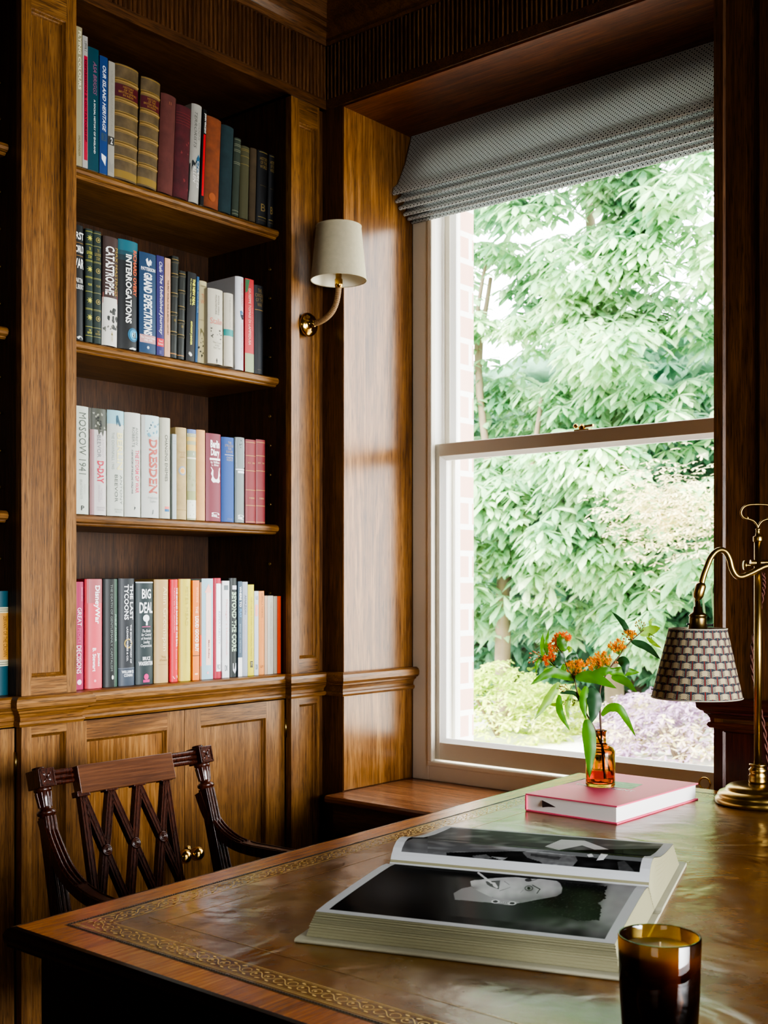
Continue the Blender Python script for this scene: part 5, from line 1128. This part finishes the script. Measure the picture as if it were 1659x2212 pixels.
# ================================================================ CANDLE
Dc=1.137; cc_=ond(1424.5,2020,Dc); rC=88.5*Dc/F; zt=cc_.z; zb0=zd+.0006
ca_=empty('candle_jar',(cc_.x,cc_.y,zb0),label='amber glass candle jar with cream wax at the front of the desk',cat='candle')
ag,n,b=nt('shaded_amber_glass'); N=n.nodes; L=n.links; N.remove(b)
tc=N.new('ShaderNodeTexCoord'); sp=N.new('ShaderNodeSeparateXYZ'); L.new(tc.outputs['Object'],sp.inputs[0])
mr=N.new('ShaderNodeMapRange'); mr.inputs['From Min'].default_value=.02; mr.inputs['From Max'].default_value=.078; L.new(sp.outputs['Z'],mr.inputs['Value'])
cr=N.new('ShaderNodeValToRGB'); e=cr.color_ramp.elements; e[0].color=(.50,.26,.10,1); e[1].color=(.985,.86,.50,1); q=e.new(.55); q.color=(.80,.52,.20,1); L.new(mr.outputs['Result'],cr.inputs['Fac'])  # tint by height paints shade into the lower jar, glow into the top
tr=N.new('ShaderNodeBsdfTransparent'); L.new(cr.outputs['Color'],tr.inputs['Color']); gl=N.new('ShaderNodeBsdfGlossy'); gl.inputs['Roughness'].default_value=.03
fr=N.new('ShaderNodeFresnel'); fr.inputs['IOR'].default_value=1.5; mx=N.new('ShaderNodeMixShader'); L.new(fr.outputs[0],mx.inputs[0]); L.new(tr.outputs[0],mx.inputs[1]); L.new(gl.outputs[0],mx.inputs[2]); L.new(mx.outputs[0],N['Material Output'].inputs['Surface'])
tl=N.new('ShaderNodeBsdfTranslucent'); c2=N.new('ShaderNodeValToRGB'); e=c2.color_ramp.elements; e[0].color=(.02,.007,.002,1); e[1].color=(1,.60,.06,1); q=e.new(.65); q.color=(.38,.15,.012,1); L.new(mr.outputs['Result'],c2.inputs['Fac']); L.new(c2.outputs['Color'],tl.inputs['Color'])  # backlit glow follows the same painted height ramp
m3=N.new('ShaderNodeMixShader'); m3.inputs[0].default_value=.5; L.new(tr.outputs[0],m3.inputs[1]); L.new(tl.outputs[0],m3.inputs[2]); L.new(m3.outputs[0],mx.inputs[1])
hh=zt-zb0; rr=rC*.92
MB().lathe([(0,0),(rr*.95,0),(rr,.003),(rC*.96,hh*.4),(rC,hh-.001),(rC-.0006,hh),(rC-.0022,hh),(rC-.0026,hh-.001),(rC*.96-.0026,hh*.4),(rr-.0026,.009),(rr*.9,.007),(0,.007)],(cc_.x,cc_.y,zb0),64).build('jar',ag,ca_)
wx_=bpy.data.materials.new('candle_wax'); wx_.use_nodes=True; b=wx_.node_tree.nodes['Principled BSDF']; b.inputs['Base Color'].default_value=(*hexc('#d8c9a0'),1); b.inputs['Roughness'].default_value=.45
b.inputs['Subsurface Weight'].default_value=.4; b.inputs['Subsurface Radius'].default_value=(.01,.006,.003); b.inputs['Subsurface Scale'].default_value=.6
hw=hh-.0125
MB().lathe([(0,.0075),(rr-.0032,.0095),(rC*.96-.0032,hh*.4),(rC*.985-.0034,hw-.0005),(rC*.9,hw-.0003),(0,hw)],(cc_.x,cc_.y,zb0),56).build('wax',wx_,ca_)
MB().tube([(cc_.x,cc_.y,zb0+hw-.002),(cc_.x+.0004,cc_.y,zb0+hw+.006)],.0009,8).build('wick',plain('wick_cotton','#d8d0c0',rough=.9),ca_)
# ================================================================ ARMCHAIR
ZCR=-.36; XCR=.255; SLP=.29
def cb(u,v,out=0):
    fx,fy=ray(u); t=(CX-XCR-out-SLP*ZCR)/(-fx+SLP*(v-V0)); return Vector((CX+fx*t,fy*t,H-(v-V0)*t))
def c5(x,y,out=0): return cb(x/2.212,1560+y/2.212,out)
ch=empty('armchair',(.5,1.495,0),label='dark carved mahogany armchair with a criss-cross lattice back tucked against the desk',cat='chair')
nb=Vector((1,0,SLP)).normalized(); Yv=Vector((0,1,0)); upb=nb.cross(Yv).normalized()
if upb.z<0: upb=-upb
mh=M['mahog']
bl0=c5(215,288); bl1=c5(972,152)
zc=(bl0.z+bl1.z)/2; yc0,yc1=bl0.y,bl1.y
def X_at(z): return XCR-( (z-H)-ZCR)*SLP
def P(y,z,o=0): return Vector((X_at(z)+o,y,z))
for yy,sg in ((yc0,-1),(yc1,1)):
    b=MB().obox(P(yy,zc,-.012),nb*.022,Yv*.0175,upb*.0178).build('corner_block',M['mahog'],ch,bevel=.0012)
    m=MB(); c=P(yy,zc,-.012)+nb*.0222
    fr=.0142
    for a in range(4):      # little sunk frame
        ang=a*pi/2; d=Yv*cos(ang)+upb*sin(ang); e=Yv*-sin(ang)+upb*cos(ang); m.obox(c+d*fr,d*.0014,e*.0156,nb*.0014)
    for a in range(4):
        ang=pi/4+a*pi/2; d=Yv*cos(ang)+upb*sin(ang); e=Yv*-sin(ang)+upb*cos(ang)
        m.add([c+d*.002,c+d*.007-e*.0030,c+d*.0135,c+d*.007+e*.0030,c+d*.0075+nb*.0028],[(0,1,4),(1,2,4),(2,3,4),(3,0,4)],True)
    m.lathe([(.0028,0),(.0028,.0016),(.0016,.003),(0,.0034)],c,10,axis=nb)
    m.build('carved_rosette',M['mahog'],b)
    MB().lathe([(.0,0),(.0115,0),(.0125,.0015),(.011,.0035),(0,.004)],P(yy,zc,-.016)+upb*.018,18,axis=upb).build('block_cap',M['mahog'],b)
# reeded rail and tablet
tyl,tyr=c5(362,270).y,c5(816,210).y
for ya,yb in ((yc0+.0175,tyl),(tyr,yc1-.0175)):
    m=MB()
    for k in (-1,0,1): m.tube([P(ya,zc,-.008)+upb*k*.0098,P(yb,zc,-.008)+upb*k*.0098],.0052,10)
    m.build('reeded_rail',M['mahog'],ch)
tz=(c5(590,185).z+c5(595,310).z)/2; th_=(c5(590,185).z-c5(595,310).z)/2
MB().obox(P((tyl+tyr)/2,zc-.010,-.001),nb*.012,Yv*(tyr-tyl)/2,upb*.0275).build('crest_tablet',M['mahogx'],ch,bevel=.0015)
# turned necks with ring, then stiles
for yy,(sx,sy),(bx,by) in ((yc0,(212,480),(272,920)),(yc1,(955,320),(1005,720))):
    top=P(yy,zc,-.012)-upb*.018
    ax=-upb
    nk=MB().lathe([(.0165,0),(.0175,.003),(.0165,.006),(.0145,.008),(.0135,.020),(.012,.034),(.0115,.040),(.0135,.041),(.0175,.0435),(.0185,.047),(.0175,.0505),(.014,.053),(.0135,.055)],top,22,axis=ax)
    for k in range(8):
        an=2*pi*k/8; d=nb*cos(an)+Yv*sin(an); nk.tube([top+ax*.008+d*.0145,top+ax*.036+d*.0115],.0022,6)
    nk.build('turned_neck',mh,ch)
    s0=top+ax*.054; z1=.46; s1=P(yy+(-.006 if yy<1.4 else .006),z1,-.012)
    m=MB(); dl=(s1-s0); mid=[s0+dl*t for t in (0,.25,.6,1)]
    wd=[.0118,.0125,.014,.015]
    def rect(c,w,d_): return [c-nb*d_-Yv*w,c+nb*d_-Yv*w,c+nb*d_+Yv*w,c-nb*d_+Yv*w]
    m.loft([rect(c,w,w*1.1) for c,w in zip(mid,wd)],True,True,False)
    for k in (-1,0,1): m.tube([c+nb*(w*1.1)+Yv*k*w*.62 for c,w in zip(mid,wd)],.0030,8)
    st=m.build('back_stile',mh,ch,bevel=.001)
    lg=MB(); lg.loft([rect(s1,.015,.0165),rect(Vector((s1.x-.05,s1.y,.0)),.011,.011)],True,True,False); lg.build('leg',mh,ch,bevel=.001)
# lattice
def bar(a,b,w=.0078,d=.0065,ex=0):
    dd=(b-a).normalized(); s=nb.cross(dd).normalized(); m=MB(); c=(a+b)/2; L_=(b-a).length/2+ex
    m.obox(c,dd*L_,s*w,nb*d)
    m.obox(c+nb*d,dd*L_,s*w*.30,nb*.0014)
    m.obox(c+nb*d+s*w*.86,dd*L_,s*w*.13,nb*.0010); m.obox(c+nb*d-s*w*.86,dd*L_,s*w*.13,nb*.0010)
    return m.build('lattice_bar',mh,ch)
br0=[c5(388,352,.0),c5(522,325),c5(655,302),c5(785,278)]
R_=[c5(500,614),c5(637,580),c5(768,550)]
zlow=.51
def ext(a,b,z): t=(z-a.z)/(b.z-a.z); return a+(b-a)*t
def low(p,q): return ext(p,q,zlow)
ob_=-.004
bar(br0[0],low(br0[0],c5(448,810)))
bar(br0[0],low(br0[0],R_[0]))
bar(br0[1],low(br0[1],R_[0])); bar(br0[1],low(br0[1],R_[1]))
bar(br0[2],low(br0[2],R_[1])); bar(br0[2],low(br0[2],R_[2]))
bar(br0[3],low(br0[3],R_[2])); bar(br0[3],low(br0[3],c5(858,760)))
for p in br0: MB().obox(p+upb*.0035,nb*.010,Yv*.0145,upb*.0055).build('bracket',mh,ch,bevel=.001)
for p in R_:
    MB().lathe([(.0115,0),(.0115,.003),(.0095,.0045),(.0085,.0035),(.0075,.0035),(.006,.0050),(.005,.0040),(.0040,.0040),(.0030,.0058),(0,.0062)],p+nb*.0068,24,axis=nb).build('rosette',mh,ch)
MB().obox(P((yc0+yc1)/2,.500,-.010),nb*.012,Yv*(yc1-yc0)/2,upb*.016).build('lower_rail',mh,ch,bevel=.001)
# arms
def arm(px_,a,bsl,endX,sgn):
    pts=[]
    for u,v in px_:
        fx,fy=ray(u); t=(a+bsl*(CX-.26))/(fy-bsl*fx); pts.append(Vector((CX+fx*t,fy*t,H-(v-V0)*t)))
    l=pts[-1]; pts.append(Vector((endX,a+bsl*(endX-.26),l.z-.002)))
    c=cat(pts,40); m=MB(); rings=[]; rib=[[],[],[]]
    for i,p in enumerate(c):
        d=(c[min(i+1,40)]-c[max(i-1,0)]).normalized(); s=Yv; nn=s.cross(d).normalized()
        if nn.z+nn.x<0: nn=-nn
        w=.0125+.003*min(1,i/20); h=.0105
        rings.append([p-s*w-nn*h,p+s*w-nn*h,p+s*w+nn*h,p-s*w+nn*h])
        if i<=24:
            for k in (-1,0,1): rib[k+1].append(p+nn*h+s*k*w*.62)
    m.loft(rings,True,True,False)
    o=m.build('arm',mh,ch,bevel=.0012)
    m=MB()
    for r_ in rib: m.tube(r_,.0031,8)
    # framed pad on the flat part of the arm
    cc=[c[i] for i in range(25,40)]
    m2=[]
    for i in range(25,40):
        p=c[i]; d=(c[i+1]-c[i-1]).normalized() if i<40 else Yv; nn=Yv.cross(d).normalized(); 
        if nn.z+nn.x<0: nn=-nn
        m2.append((p,nn))
    for k in (-1,1): m.tube([p+nn*.0108+Yv*k*.0118 for p,nn in m2],.0016,6)
    m.build('reeding',mh,o)
    e=c[-3]; MB().lathe([(.010,0),(.012,-.01),(.013,-.05),(.010,-.07),(.013,-.075),(.011,-.09),(.010,e.z-.45 and -(e.z-.46))],e+Vector((0,0,-.009)),14).build('arm_support',mh,ch)
arm([(98,1768),(108,1800),(120,1833),(141,1880),(167,1914),(196,1938),(232,1956)],yc0,-.08,.60,-1)
arm([(436,1712),(452,1754),(475,1791),(506,1818),(542,1833),(588,1842)],yc1,.10,.60,1)
# seat
zs=.455
m=MB(); pf=[(.30,yc0+.008),(.72,yc0-.035),(.72,yc1+.035),(.30,yc1-.008)]
for z0,z1,nm,mt_ in ((zs-.055,zs,'seat_rail',mh),(zs+.0005,zs+.035,'seat',plain('seat_leather','#5a2c1a',rough=.4))):
    m=MB(); e=0 if nm=='seat_rail' else .006
    q=[(x+(e if x<.5 else -e),y+(e if y<1.5 else -e)) for x,y in pf]
    m.add([(x,y,z0) for x,y in q]+[(x,y,z1) for x,y in q],[(0,3,2,1),(4,5,6,7),(0,1,5,4),(1,2,6,5),(2,3,7,6),(3,0,4,7)]); m.build(nm,mt_,ch,bevel=.004 if e else .001)
for x,y in ((.70,yc0-.018),(.70,yc1+.018)):
    MB().lathe([(.0,0),(.009,0),(.011,.02),(.010,.04),(.013,.06),(.016,.30),(.019,.36),(.014,.37),(.019,.385),(.019,zs-.0555),(0,zs-.0555)],(x,y,0),16).build('leg',mh,ch)
# ================================================================ GARDEN
GZ=-.08
m,n,b=nt('lawn_and_gravel'); N=n.nodes; L=n.links
tc=N.new('ShaderNodeTexCoord'); ns=N.new('ShaderNodeTexNoise'); ns.inputs['Scale'].default_value=30; L.new(tc.outputs['Object'],ns.inputs['Vector'])
cr=N.new('ShaderNodeValToRGB'); cr.color_ramp.elements[0].color=(*hexc('#d8d6c8'),1); cr.color_ramp.elements[1].color=(*hexc('#f4f2ea'),1); L.new(ns.outputs['Fac'],cr.inputs['Fac']); L.new(cr.outputs['Color'],b.inputs['Base Color']); b.inputs['Roughness'].default_value=.9
S(MB().box(-14,10,YO+.26,20,GZ-.1,GZ).build('ground',m))
def fol(nm,c0,c1,c2,tr=.35,ns_=1.3):
    m=bpy.data.materials.new(nm); m.use_nodes=True; n=m.node_tree; N=n.nodes; L=n.links; b=N['Principled BSDF']
    g=N.new('ShaderNodeNewGeometry'); tc=N.new('ShaderNodeTexCoord'); no=N.new('ShaderNodeTexNoise'); no.inputs['Scale'].default_value=ns_; no.inputs['Detail'].default_value=3; L.new(tc.outputs['Object'],no.inputs['Vector'])
    ma=N.new('ShaderNodeMath'); ma.operation='MULTIPLY_ADD'; ma.inputs[1].default_value=.45; L.new(g.outputs['Random Per Island'],ma.inputs[0])
    mb=N.new('ShaderNodeMath'); mb.operation='MULTIPLY_ADD'; mb.inputs[1].default_value=1.5; mb.inputs[2].default_value=-.45; L.new(no.outputs['Fac'],mb.inputs[0]); L.new(mb.outputs[0],ma.inputs[2])
    cr=N.new('ShaderNodeValToRGB'); e=cr.color_ramp.elements; e[0].position=.15; e[0].color=(*hexc(c0),1); e[1].position=.9; e[1].color=(*hexc(c2),1); q=e.new(.5); q.color=(*hexc(c1),1)
    L.new(ma.outputs[0],cr.inputs['Fac']); L.new(cr.outputs['Color'],b.inputs['Base Color']); b.inputs['Roughness'].default_value=.6; b.inputs['Specular IOR Level'].default_value=.25
    t=N.new('ShaderNodeBsdfTranslucent'); L.new(cr.outputs['Color'],t.inputs['Color']); mx=N.new('ShaderNodeMixShader'); mx.inputs[0].default_value=tr
    L.new(b.outputs[0],mx.inputs[1]); L.new(t.outputs[0],mx.inputs[2]); L.new(mx.outputs[0],N['Material Output'].inputs['Surface']); return m
def palmate(m,c,size,r,lobes=6,droop=.55):
    ph=r.uniform(0,6.28); tilt=Vector((r.uniform(-.35,.35),-.35+r.uniform(-.3,.3),1)).normalized(); s=tilt.orthogonal().normalized(); t=tilt.cross(s)
    for j in range(lobes):
        an=ph+j*5.2/(lobes-1); ln=size*(.75+.35*sin(pi*j/(lobes-1)))*r.uniform(.85,1.1); d=s*cos(an)+t*sin(an); e=tilt.cross(d); w=ln*.17
        dn=Vector((0,0,-1))
        p1=c+d*ln*.35+dn*ln*droop*.12; p2=c+d*ln*.70+dn*ln*droop*.38; p3=c+d*ln*.92+dn*ln*droop*.85
        m.add([c,p1-e*w*.7-tilt*w*.2,p1,p1+e*w*.7-tilt*w*.2,p2-e*w-tilt*w*.3,p2,p2+e*w-tilt*w*.3,p3],[(0,1,2),(0,2,3),(1,4,5,2),(2,5,6,3),(4,7,5),(5,7,6)])
def hole(x,z,y):
    # keep the gaps of sky that show left of the main crown
    p=toPx((x,y,z)); u,v=p
    for cu,cv,a,b in ((1060,640,70,60),(1070,760,45,45),(1180,790,40,45),(1225,560,45,22),(1150,500,25,25),(1050,490,22,30),(1105,760,20,30),(1300,560,35,25),(1040,820,30,25)):
        if ((u-cu)/a)**2+((v-cv)/b)**2<1: return True
    return False
mg=fol('chestnut_leaves','#70a67e','#a2cc98','#dceec4',.4,1.6)  # these and the back leaves are paled to paint in the outdoor haze
mg2=fol('back_leaves','#64967a','#86b496','#aacea6',.3,1.2)
TR=plain('bark','#8a7a66',rough=.9,var=.3,bscale=30)
def crown(name,label,xr,zr,yr,n,mat,seed,size=(.15,.22),group=None,trunk=None,holes=True):
    r=random.Random(seed); m=MB(); cx=(xr[0]+xr[1])/2
    t=empty(name,(cx,(yr[0]+yr[1])/2,GZ),label=label,cat='tree',group=group)
    k=0; tries=0
    while k<n and tries<n*12:
        tries+=1
        x=r.uniform(*xr); z=r.uniform(*zr)
        lay=noise.noise((x*.9,seed*3.1,z*2.2)); y=yr[0]+(yr[1]-yr[0])*max(0,min(1,.5-.9*lay+r.uniform(-.12,.12)))
        if holes and hole(x,z,y): continue
        # each spray is a fan of palmate leaves hanging off a twig
        for q in range(r.randint(2,4)):
            palmate(m,Vector((x+r.uniform(-.16,.16),y+r.uniform(-.14,.14),z+r.uniform(-.07,.07))),r.uniform(*size),r); k+=1
    m.build('foliage',mat,t)
    tm=MB()
    for pts,r0,r1 in (trunk or [([(cx,yr[1],GZ),(cx+.1,yr[1],1.5),(cx-.1,yr[1],zr[1]-.5)],.14,.05)]):
        pts=[Vector(p) for p in pts]; c=cat(pts,12); tm.tube(c,[r0+(r1-r0)*i/12 for i in range(13)],10)
    tm.build('trunk',TR,t)
    return t
def at(u,v,Y): return tuple(ony(u,v,Y))
def gx(u,Y): return ony(u,0,Y).x
crown('tree','pale green chestnut tree filling the middle of the window',(gx(1200,8.6)+.05,gx(1400,8.6)-.05),(.6,5.6),(8.2,9.4),2600,mg,3,trunk=[([at(1330,1500,9.5)[:2]+(GZ,),at(1310,1100,9.5),at(1290,700,9.5),at(1270,400,9.5)],.09,.04),([at(1310,900,9.4),at(1280,820,9.3),at(1240,790,9.3)],.03,.012),([at(1300,760,9.4),at(1380,660,9.3),at(1440,620,9.2)],.025,.01)])
crown('tree','slender tree with a bare forked trunk beside the brick edge of the window',(gx(1015,8.8)-1.6,gx(1200,8.8)),(.75,5.6),(8.4,9.6),3600,mg,5,trunk=[([at(1084,1540,8.9)[:2]+(GZ,),at(1086,1400,8.9),at(1088,1270,8.9),at(1094,1190,8.9)],.075,.065),([at(1094,1200,8.9),at(1120,1120,9),at(1150,1000,9.1),at(1170,860,9.2)],.05,.02),([at(1090,1200,8.9),at(1062,1050,9),at(1035,800,9.2),at(1060,600,9.3)],.05,.02),([at(1035,860,9.2),at(1030,700,9.2),at(1050,560,9.2)],.03,.015)])
crown('tree','leafy tree at the right side of the window with yellowish leaf tips',(gx(1400,8.6),gx(1546,8.6)+2.2),(.7,5.6),(8.45,9.5),1900,mg,9)
crown('hedge','dense dark green hedge closing the garden behind the trees',(-9.5,1.5),(GZ,3.9),(10.6,11.6),4200,mg2,13,size=(.2,.3))
hm=MB(); nx_,nz_=90,36; rings=[]
for j in range(nz_+1):
    rings.append([Vector((-9.6+11.4*i/nx_,11.9+.5*noise.noise((i*.35,j*.35,2)),GZ+4.1*j/nz_*(1+.10*noise.noise((i*.2,3,0))))) for i in range(nx_+1)])
hm.loft(rings,False,False,True)
for o in list(bpy.data.objects):
    if o.name.startswith('hedge') and 'category' in o: hm.build('inner_mass',plain('hedge_shade','#739a80',rough=.9,var=.4,bscale=40),o)
for o in list(bpy.data.objects):
    if o.name.startswith('hedge') and 'category' in o: o['category']='hedge'
def shrub(name,label,c,rad,n,mat,seed,size,lobes=4):
    r=random.Random(seed); t=empty(name,(c[0],c[1],GZ),label=label,cat='shrub'); m=MB()
    for i in range(n):
        a=r.uniform(0,2*pi); e=math.asin(r.uniform(0,1)); q=r.uniform(.75,1)
        p=Vector((c[0]+rad[0]*q*cos(a)*cos(e),c[1]+rad[1]*q*sin(a)*cos(e),GZ+rad[2]*q*sin(e)*(1+.18*noise.noise((a*2,e*3,seed)))))
        palmate(m,p,r.uniform(*size),r,lobes,.3)
    m.build('foliage',mat,t)
    tm=MB()
    for k in range(5): 
        an=k*1.3; tm.tube([(c[0],c[1],GZ),(c[0]+rad[0]*.3*cos(an),c[1]+rad[1]*.3*sin(an),GZ+rad[2]*.5)],.012,6)
    tm.build('branches',TR,t)
my=fol('lime_leaves','#9ab84a','#cfe070','#f2f2a8',.5,3)
mp_=fol('purple_leaves','#8a6f8c','#b49ab4','#e2dc9a',.35,3.5)
mw=fol('cream_flowers','#b8a890','#e0d6b4','#f6efc0',.4,3)
p=ony(1075,1590,8.0); shrub('shrub','bright lime green shrub low beside the brick edge of the window',(p.x,8.0),(.62,.5,.62),900,my,21,(.05,.09))
p=ony(1190,1590,8.7); shrub('shrub','small yellow green shrub right of the lime one',(p.x,8.7),(.40,.4,.42),420,my,22,(.05,.09))
p=ony(1470,1640,7.6); shrub('shrub','dusty purple leaved shrub behind the desk lamp',(p.x,7.6),(.62,.5,.56),1100,mp_,23,(.05,.08))
p=ony(1380,1640,8.4); shrub('shrub','pale purple and cream shrub left of the dusty purple one',(p.x,8.4),(.45,.4,.42),500,mp_,24,(.05,.08))
p=ony(1450,1060,8.0); 
r=random.Random(5); t=empty('flowering_bush',(p.x,8.15,GZ),label='tall cream and yellow flowering bush under the meeting rail',cat='bush'); m=MB()
for i in range(800):
    q=Vector((p.x+.42*r.gauss(0,.6),7.95+.15*r.gauss(0,.6),p.z-.15+.30*r.gauss(0,.6)))
    palmate(m,q,r.uniform(.04,.07),r,4,.3)
m.build('blossom',mw,t)
m=MB(); 
for k in range(4): m.tube([(p.x+.04*k,8.75,GZ),(p.x+.1*k-.1,8.35,p.z-.1)],.007,6)
m.build('branches',plain('dark_twig','#5a6a48',rough=.9),t)
for o in bpy.data.objects:
    if o.get('category')=='tree': o['group']='trees beyond the window'
    if o.get('category')=='shrub': o['group']='low shrubs outside the window'

# ================================================================ LIGHT
w=bpy.data.worlds.new('overcast'); sc.world=w; w.use_nodes=True
bg=w.node_tree.nodes['Background']; bg.inputs['Color'].default_value=(.95,.98,1,1); bg.inputs['Strength'].default_value=WORLD
sun=bpy.data.lights.new('sun','SUN'); sun.energy=SUN; sun.angle=radians(25); sun.color=(1,.96,.88)
so=bpy.data.objects.new('sun',sun); COL.objects.link(so); so.rotation_euler=Vector((-.25,-.75,-1)).to_track_quat('-Z','Y').to_euler(); so.rotation_euler=Vector((.15,.8,-1.0)).to_track_quat('-Z','Y').to_euler()
def area(name,loc,target,sx,sy,e,col):
    l=bpy.data.lights.new(name,'AREA'); l.shape='RECTANGLE'; l.size=sx; l.size_y=sy; l.energy=e; l.color=col
    o=bpy.data.objects.new(name,l); COL.objects.link(o); o.location=loc; o.rotation_euler=(Vector(target)-Vector(loc)).to_track_quat('-Z','Y').to_euler(); return o
fl=area('side_window_light',(RX1-.02,1.4,1.15),(0,1.7,.55),1.6,.9,FILL,(.95,.98,1)); fl.data.spread=radians(64)
area('room_fill',(2.6,RY0+.15,1.9),(1.2,2.3,1.9),1.6,1.2,ROOM,(1,.93,.84))  # added fill behind the camera, lifts the dark frieze and window wall
# ================================================================ CAMERA
cam=bpy.data.cameras.new('camera'); co=bpy.data.objects.new('camera',cam); COL.objects.link(co); sc.camera=co
co.location=(CX,0,H); co.rotation_euler=(radians(90),0,TH)
cam.sensor_fit='HORIZONTAL'; cam.sensor_width=24; cam.lens=F/1659*24; cam.shift_y=(V0-1106)/1659
cam.clip_start=.05; cam.dof.use_dof=True; cam.dof.focus_distance=2.1; cam.dof.aperture_fstop=11
sc.cycles.use_denoising=True
sc.cycles.max_bounces=10; sc.cycles.diffuse_bounces=5; sc.cycles.glossy_bounces=5; sc.cycles.transmission_bounces=10; sc.cycles.transparent_max_bounces=12
sc.cycles.sample_clamp_indirect=8; sc.cycles.caustics_refractive=False; sc.cycles.caustics_reflective=False
sc.view_settings.view_transform='AgX'; sc.view_settings.look=LOOK; sc.view_settings.exposure=EXPO
